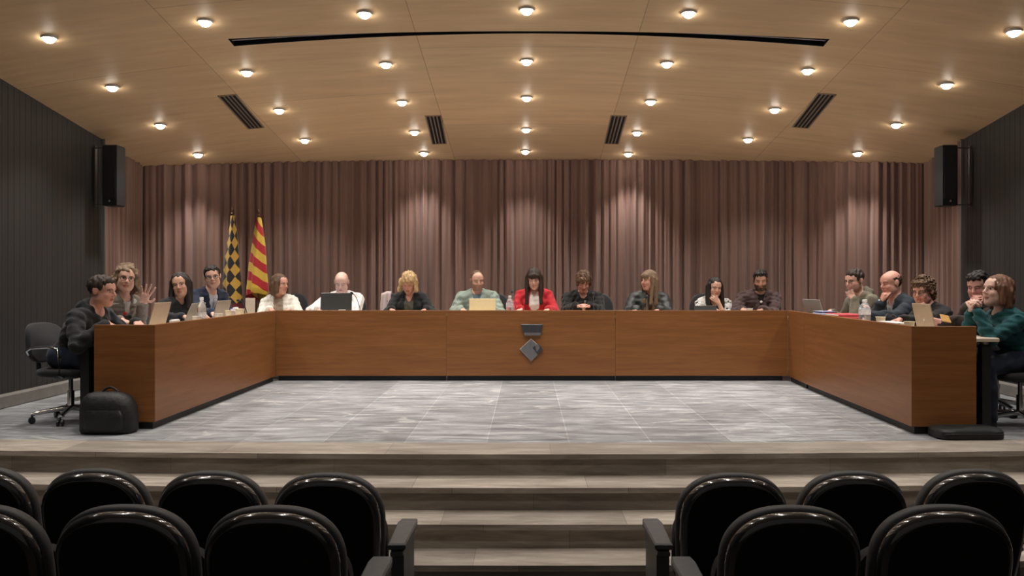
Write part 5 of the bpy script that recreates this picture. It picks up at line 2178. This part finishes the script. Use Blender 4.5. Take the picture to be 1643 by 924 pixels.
# laptops on the wings: their users sit outside the horseshoe
laptop((-3.37, 7.92, Z0), H90, 0.36, 0.245, 0.23, 0.26, M_LAPG, 'champagne laptop at the near end of the left wing, before the raised hand', mark=False)
laptop((-3.33, 8.60, Z0), H90, 0.35, 0.235, 0.23, 0.42, M_LAPS, 'silver laptop before the dark-haired person in black on the left wing')
laptop((-3.36, 9.52, Z0), H90 - 0.1, 0.34, 0.225, 0.23, 0.25, M_LAPS, 'pale laptop before the person in the navy suit')
laptop((3.40, 7.42, Z0), -H90, 0.34, 0.245, 0.23, 0.22, M_LAPG, 'champagne laptop with a small pale logo, at the near end of the right wing', mark=True)
laptop((3.24, 9.78, Z0), -H90 + 0.25, 0.34, 0.235, 0.24, 0.30, M_LAPS, 'silver laptop seen from its edge at the far end of the right wing')
laptop(((539 - CX) / F * 10.74, 10.74, Z0), 0, 0.385, 0.285, 0.24, -0.12 + 0.0, M_LAPT, 'large dark grey laptop before the bald person', mark=False)
laptop(((774 - CX) / F * 10.70, 10.70, Z0), 0, 0.325, 0.215, 0.22, -0.14, M_LAPC, 'cream laptop before the person in the grey green sweater')

# a black tablet in a stand
tb = empty('tablet', ((1133 - CX) / F * 10.66, 10.66, Z0))
R = Matrix.Rotation(-0.35, 4, 'X')
m = MB()
m.box(R @ Vector((0, 0, 0.075)), (0.275, 0.010, 0.15), 0.004, R)
m.build('tablet_body', M_BLACK, tb)
m = MB()
m.box(R @ Vector((0, 0, 0.1515)), (0.255, 0.008, 0.004), 0.001, R)
m.build('bright_edge', M_CHROME, tb)
m = MB()
m.box((0, 0.055, 0.006), (0.18, 0.09, 0.010), 0.003)
m.build('stand', M_BLACK, tb)
tag(tb, 'black tablet propped before the person in the white patterned blouse', 'tablet')

# bottles
M_LABW = mat('white bottle label', (0.80, 0.79, 0.80), 0.6, noise=((60, 60, 60), (0.55, 0.53, 0.58), 0.15))
M_LABP = mat('mauve bottle label', (0.55, 0.40, 0.52), 0.6, noise=((60, 60, 60), (0.75, 0.70, 0.72), 0.15))
x, y = side_xy(323.5, -3.22)
bottle((x, y, Z0), 0.285, 0.044, 'clear water bottle on the left wing before the person in the navy suit', M_LABW, 0.42)
bottle(((818 - CX) / F * 10.66, 10.66, Z0), 0.265, 0.046, 'clear water bottle with a pale label beside the person in red', M_LABP, 0.60)
x, y = side_xy(1387.5, 3.30)
bottle((x, y, Z0), 0.265, 0.056, 'large clear water bottle on the right wing beside the red folders', M_LABW, 0.58)

# cups
cup(316, -3.13, 0.115, M_WHITE, 'white paper cup in front of the bottle on the left wing')
cup(351, -3.14, 0.115, M_WHITE, 'white paper cup right of the bottle on the left wing')
cup(369, -3.15, 0.135, M_CUP, 'cream paper cup on the left wing, left of the two below the lozenge flag', r=0.045)
cup(385, -3.17, 0.140, M_CUP, 'cream paper cup on the left wing, right of the two below the lozenge flag', r=0.050)
cup(549, 0, 0.100, M_WHITE, 'white paper cup in front of the dark grey laptop', y=10.56)
cup(1202, 0, 0.112, M_WHITE, 'white paper cup before the bearded person in plum', y=10.62, r=0.042)
cup(1413, 3.16, 0.128, M_CUP, 'cream paper cup beside the large bottle on the right wing', r=0.042)
cup(1459, 3.12, 0.118, M_CUP, 'cream paper cup beside the champagne laptop on the right wing', r=0.042)


def slab(name, loc, rz, size, material, label, cat, group=None, tilt=0.0, parts=()):
    root = empty(name, loc, rz)
    R = Matrix.Rotation(tilt, 4, 'X')
    m = MB()
    m.box(R @ Vector((0, 0, size[2] / 2)), size, min(size) * 0.2, R)
    m.build('body', material, root)
    for nm, c, sz, mt in parts:
        m = MB()
        m.box(R @ Vector(c), sz, min(sz) * 0.2, R)
        m.build(nm, mt, root)
    tag(root, label, cat, group)
    return root


M_LAV = mat('lavender card', (0.52, 0.46, 0.60), 0.7, noise=((15, 15, 15), (0.48, 0.42, 0.56)))
M_RED = mat('red card', (0.50, 0.06, 0.07), 0.6, noise=((15, 15, 15), (0.44, 0.05, 0.06)))
M_BLUE = mat('pale blue paper', (0.42, 0.48, 0.72), 0.6, noise=((15, 15, 15), (0.38, 0.44, 0.68)))
M_BEIGE = mat('beige card', (0.52, 0.46, 0.36), 0.7, noise=((15, 15, 15), (0.47, 0.41, 0.32)))
slab('tissue_box', (-3.36, 10.05, Z0), 0.05, (0.12, 0.24, 0.125), M_LAV, 'lavender tissue box behind the cream cups on the left wing', 'box',
     parts=[('tissue', (0, 0, 0.133), (0.03, 0.12, 0.02), M_PAPER)])
slab('booklet', (-3.28, 10.33, Z0), 0.25, (0.11, 0.012, 0.245), M_BEIGE, 'beige booklet standing at the corner, below the striped flag', 'booklet', tilt=-0.10,
     parts=[('pages', (0, 0.010, 0.12), (0.10, 0.010, 0.23), M_PAPER)])
slab('place_card', (-3.12, 7.72, Z0), 0.0, (0.03, 0.16, 0.105), M_PAPER, 'white folded card on the left wing before the silver laptop', 'card',
     parts=[('fold', (0, 0, 0.106), (0.006, 0.16, 0.004), M_PAPER)])
for k in range(4):
    slab('folder', (3.30 + 0.004 * (k % 2), 9.10 + 0.01 * k, Z0 + 0.0265 * k), 0.04 * (k - 1.5), (0.24, 0.34, 0.026), M_RED,
         'red folder beside the large bottle, %s of its stack' % ['bottom', 'second from the bottom', 'third from the bottom', 'topmost'][k],
         'folder', 'stack of red folders', parts=[('papers', (0, 0, 0.013), (0.244, 0.33, 0.014), M_PAPER)])
slab('paper_stack', (3.21, 9.42, Z0), 0.1, (0.17, 0.22, 0.118), M_BLUE, 'pale blue stack of papers between the edge-on laptop and the red folders', 'papers',
     parts=[('top_sheet', (0, 0, 0.1195), (0.165, 0.215, 0.002), M_BLUE)])
slab('paper_stack', (3.13, 7.45, Z0), 0.0, (0.14, 0.42, 0.094), M_PAPER, 'white stack of papers between the two cream cups on the right wing', 'papers',
     parts=[('top_sheet', (0, 0, 0.0955), (0.13, 0.40, 0.002), M_PAPER)])

# microphones
mic((-3.22, 10.06, Z0), at(384, 482, 9.9), 'thin gooseneck microphone before the striped flag on the left wing')
mic(((580 - CX) / F * 10.62, 10.62, Z0), at(566, 471, 10.75), 'gooseneck microphone right of the dark grey laptop')
mic(((829 - CX) / F * 10.60, 10.60, Z0), at(822, 469, 10.78), 'gooseneck microphone beside the bottle, by the person in red')
mic(((953 - CX) / F * 10.62, 10.62, Z0), at(952, 474, 10.75), 'gooseneck microphone before the person in black with joined hands', 0.0)
mic(((1038 - CX) / F * 10.58, 10.58, Z0), at(1038, 478, 10.72), 'gooseneck microphone before the person with the brown scarf', 0.0)
mic((3.20, 7.90, Z0), at(1432, 506, 8.0), 'gooseneck microphone on the right wing before the balding person')

# phone held up at the near end of the right wing
ph = empty('smartphone', at(1517, 511, 7.40))
R = Matrix.Rotation(0.35, 4, 'Z') @ Matrix.Rotation(-0.75, 4, 'X') @ Matrix.Rotation(0.25, 4, 'Y')
m = MB()
m.box((0, 0, 0), (0.078, 0.009, 0.085), 0.003, R)
m.build('case', mat('ochre phone case', (0.55, 0.30, 0.085), 0.5, noise=((15, 15, 15), (0.50, 0.27, 0.07))), ph)
m = MB()
m.box(R @ Vector((0, 0.0052, 0)), (0.070, 0.0012, 0.078), 0, R)
m.build('screen', M_BLACK, ph)
tag(ph, 'ochre phone held up beside the champagne laptop on the right wing', 'phone')

# pale cloth over the back of a chair
cl = MB()
ch7 = [o for o in bpy.data.objects if o.parent is None and o.get('label', '').startswith('black office chair with a pale cloth')][0]
Mx = Matrix.Translation(ch7.location) @ Matrix.Rotation(ch7.rotation_euler.z, 4, 'Z')


def cloth_pt(i, j):
    u, v = i / 11 - 0.5, j / 20
    x = 0.165 + 0.13 * u + 0.004 * math.sin(9 * v)
    lean = lambda z: -0.235 - 0.10 * (z - 0.50) / 0.5 + 0.75 * x * x * 0.9
    s_ = v * 0.52
    top = 1.035 - 0.45 * max(0, abs(x) - 0.16)
    if s_ < 0.24:
        z = top - 0.24 + s_
        y = lean(z) + 0.044
    elif s_ < 0.33:
        a = (s_ - 0.24) / 0.09 * math.pi
        z = top + 0.022 * math.sin(a)
        y = lean(top) + 0.044 * math.cos(a)
    else:
        z = top - (s_ - 0.33)
        y = lean(z) - 0.044
    return (x, y + 0.005 * math.sin(14 * u + 3 * v), z)


cl.grid(cloth_pt, 12, 21)
co = cl.build('draped_cloth', cloth('pale pink cloth', (0.55, 0.45, 0.44)), smooth=180)
sd = co.modifiers.new('thick', 'SOLIDIFY')
sd.thickness = 0.006
co.matrix_world = Mx
tag(co, 'pale pink cloth draped over the chair back beside the blond person', 'cloth')
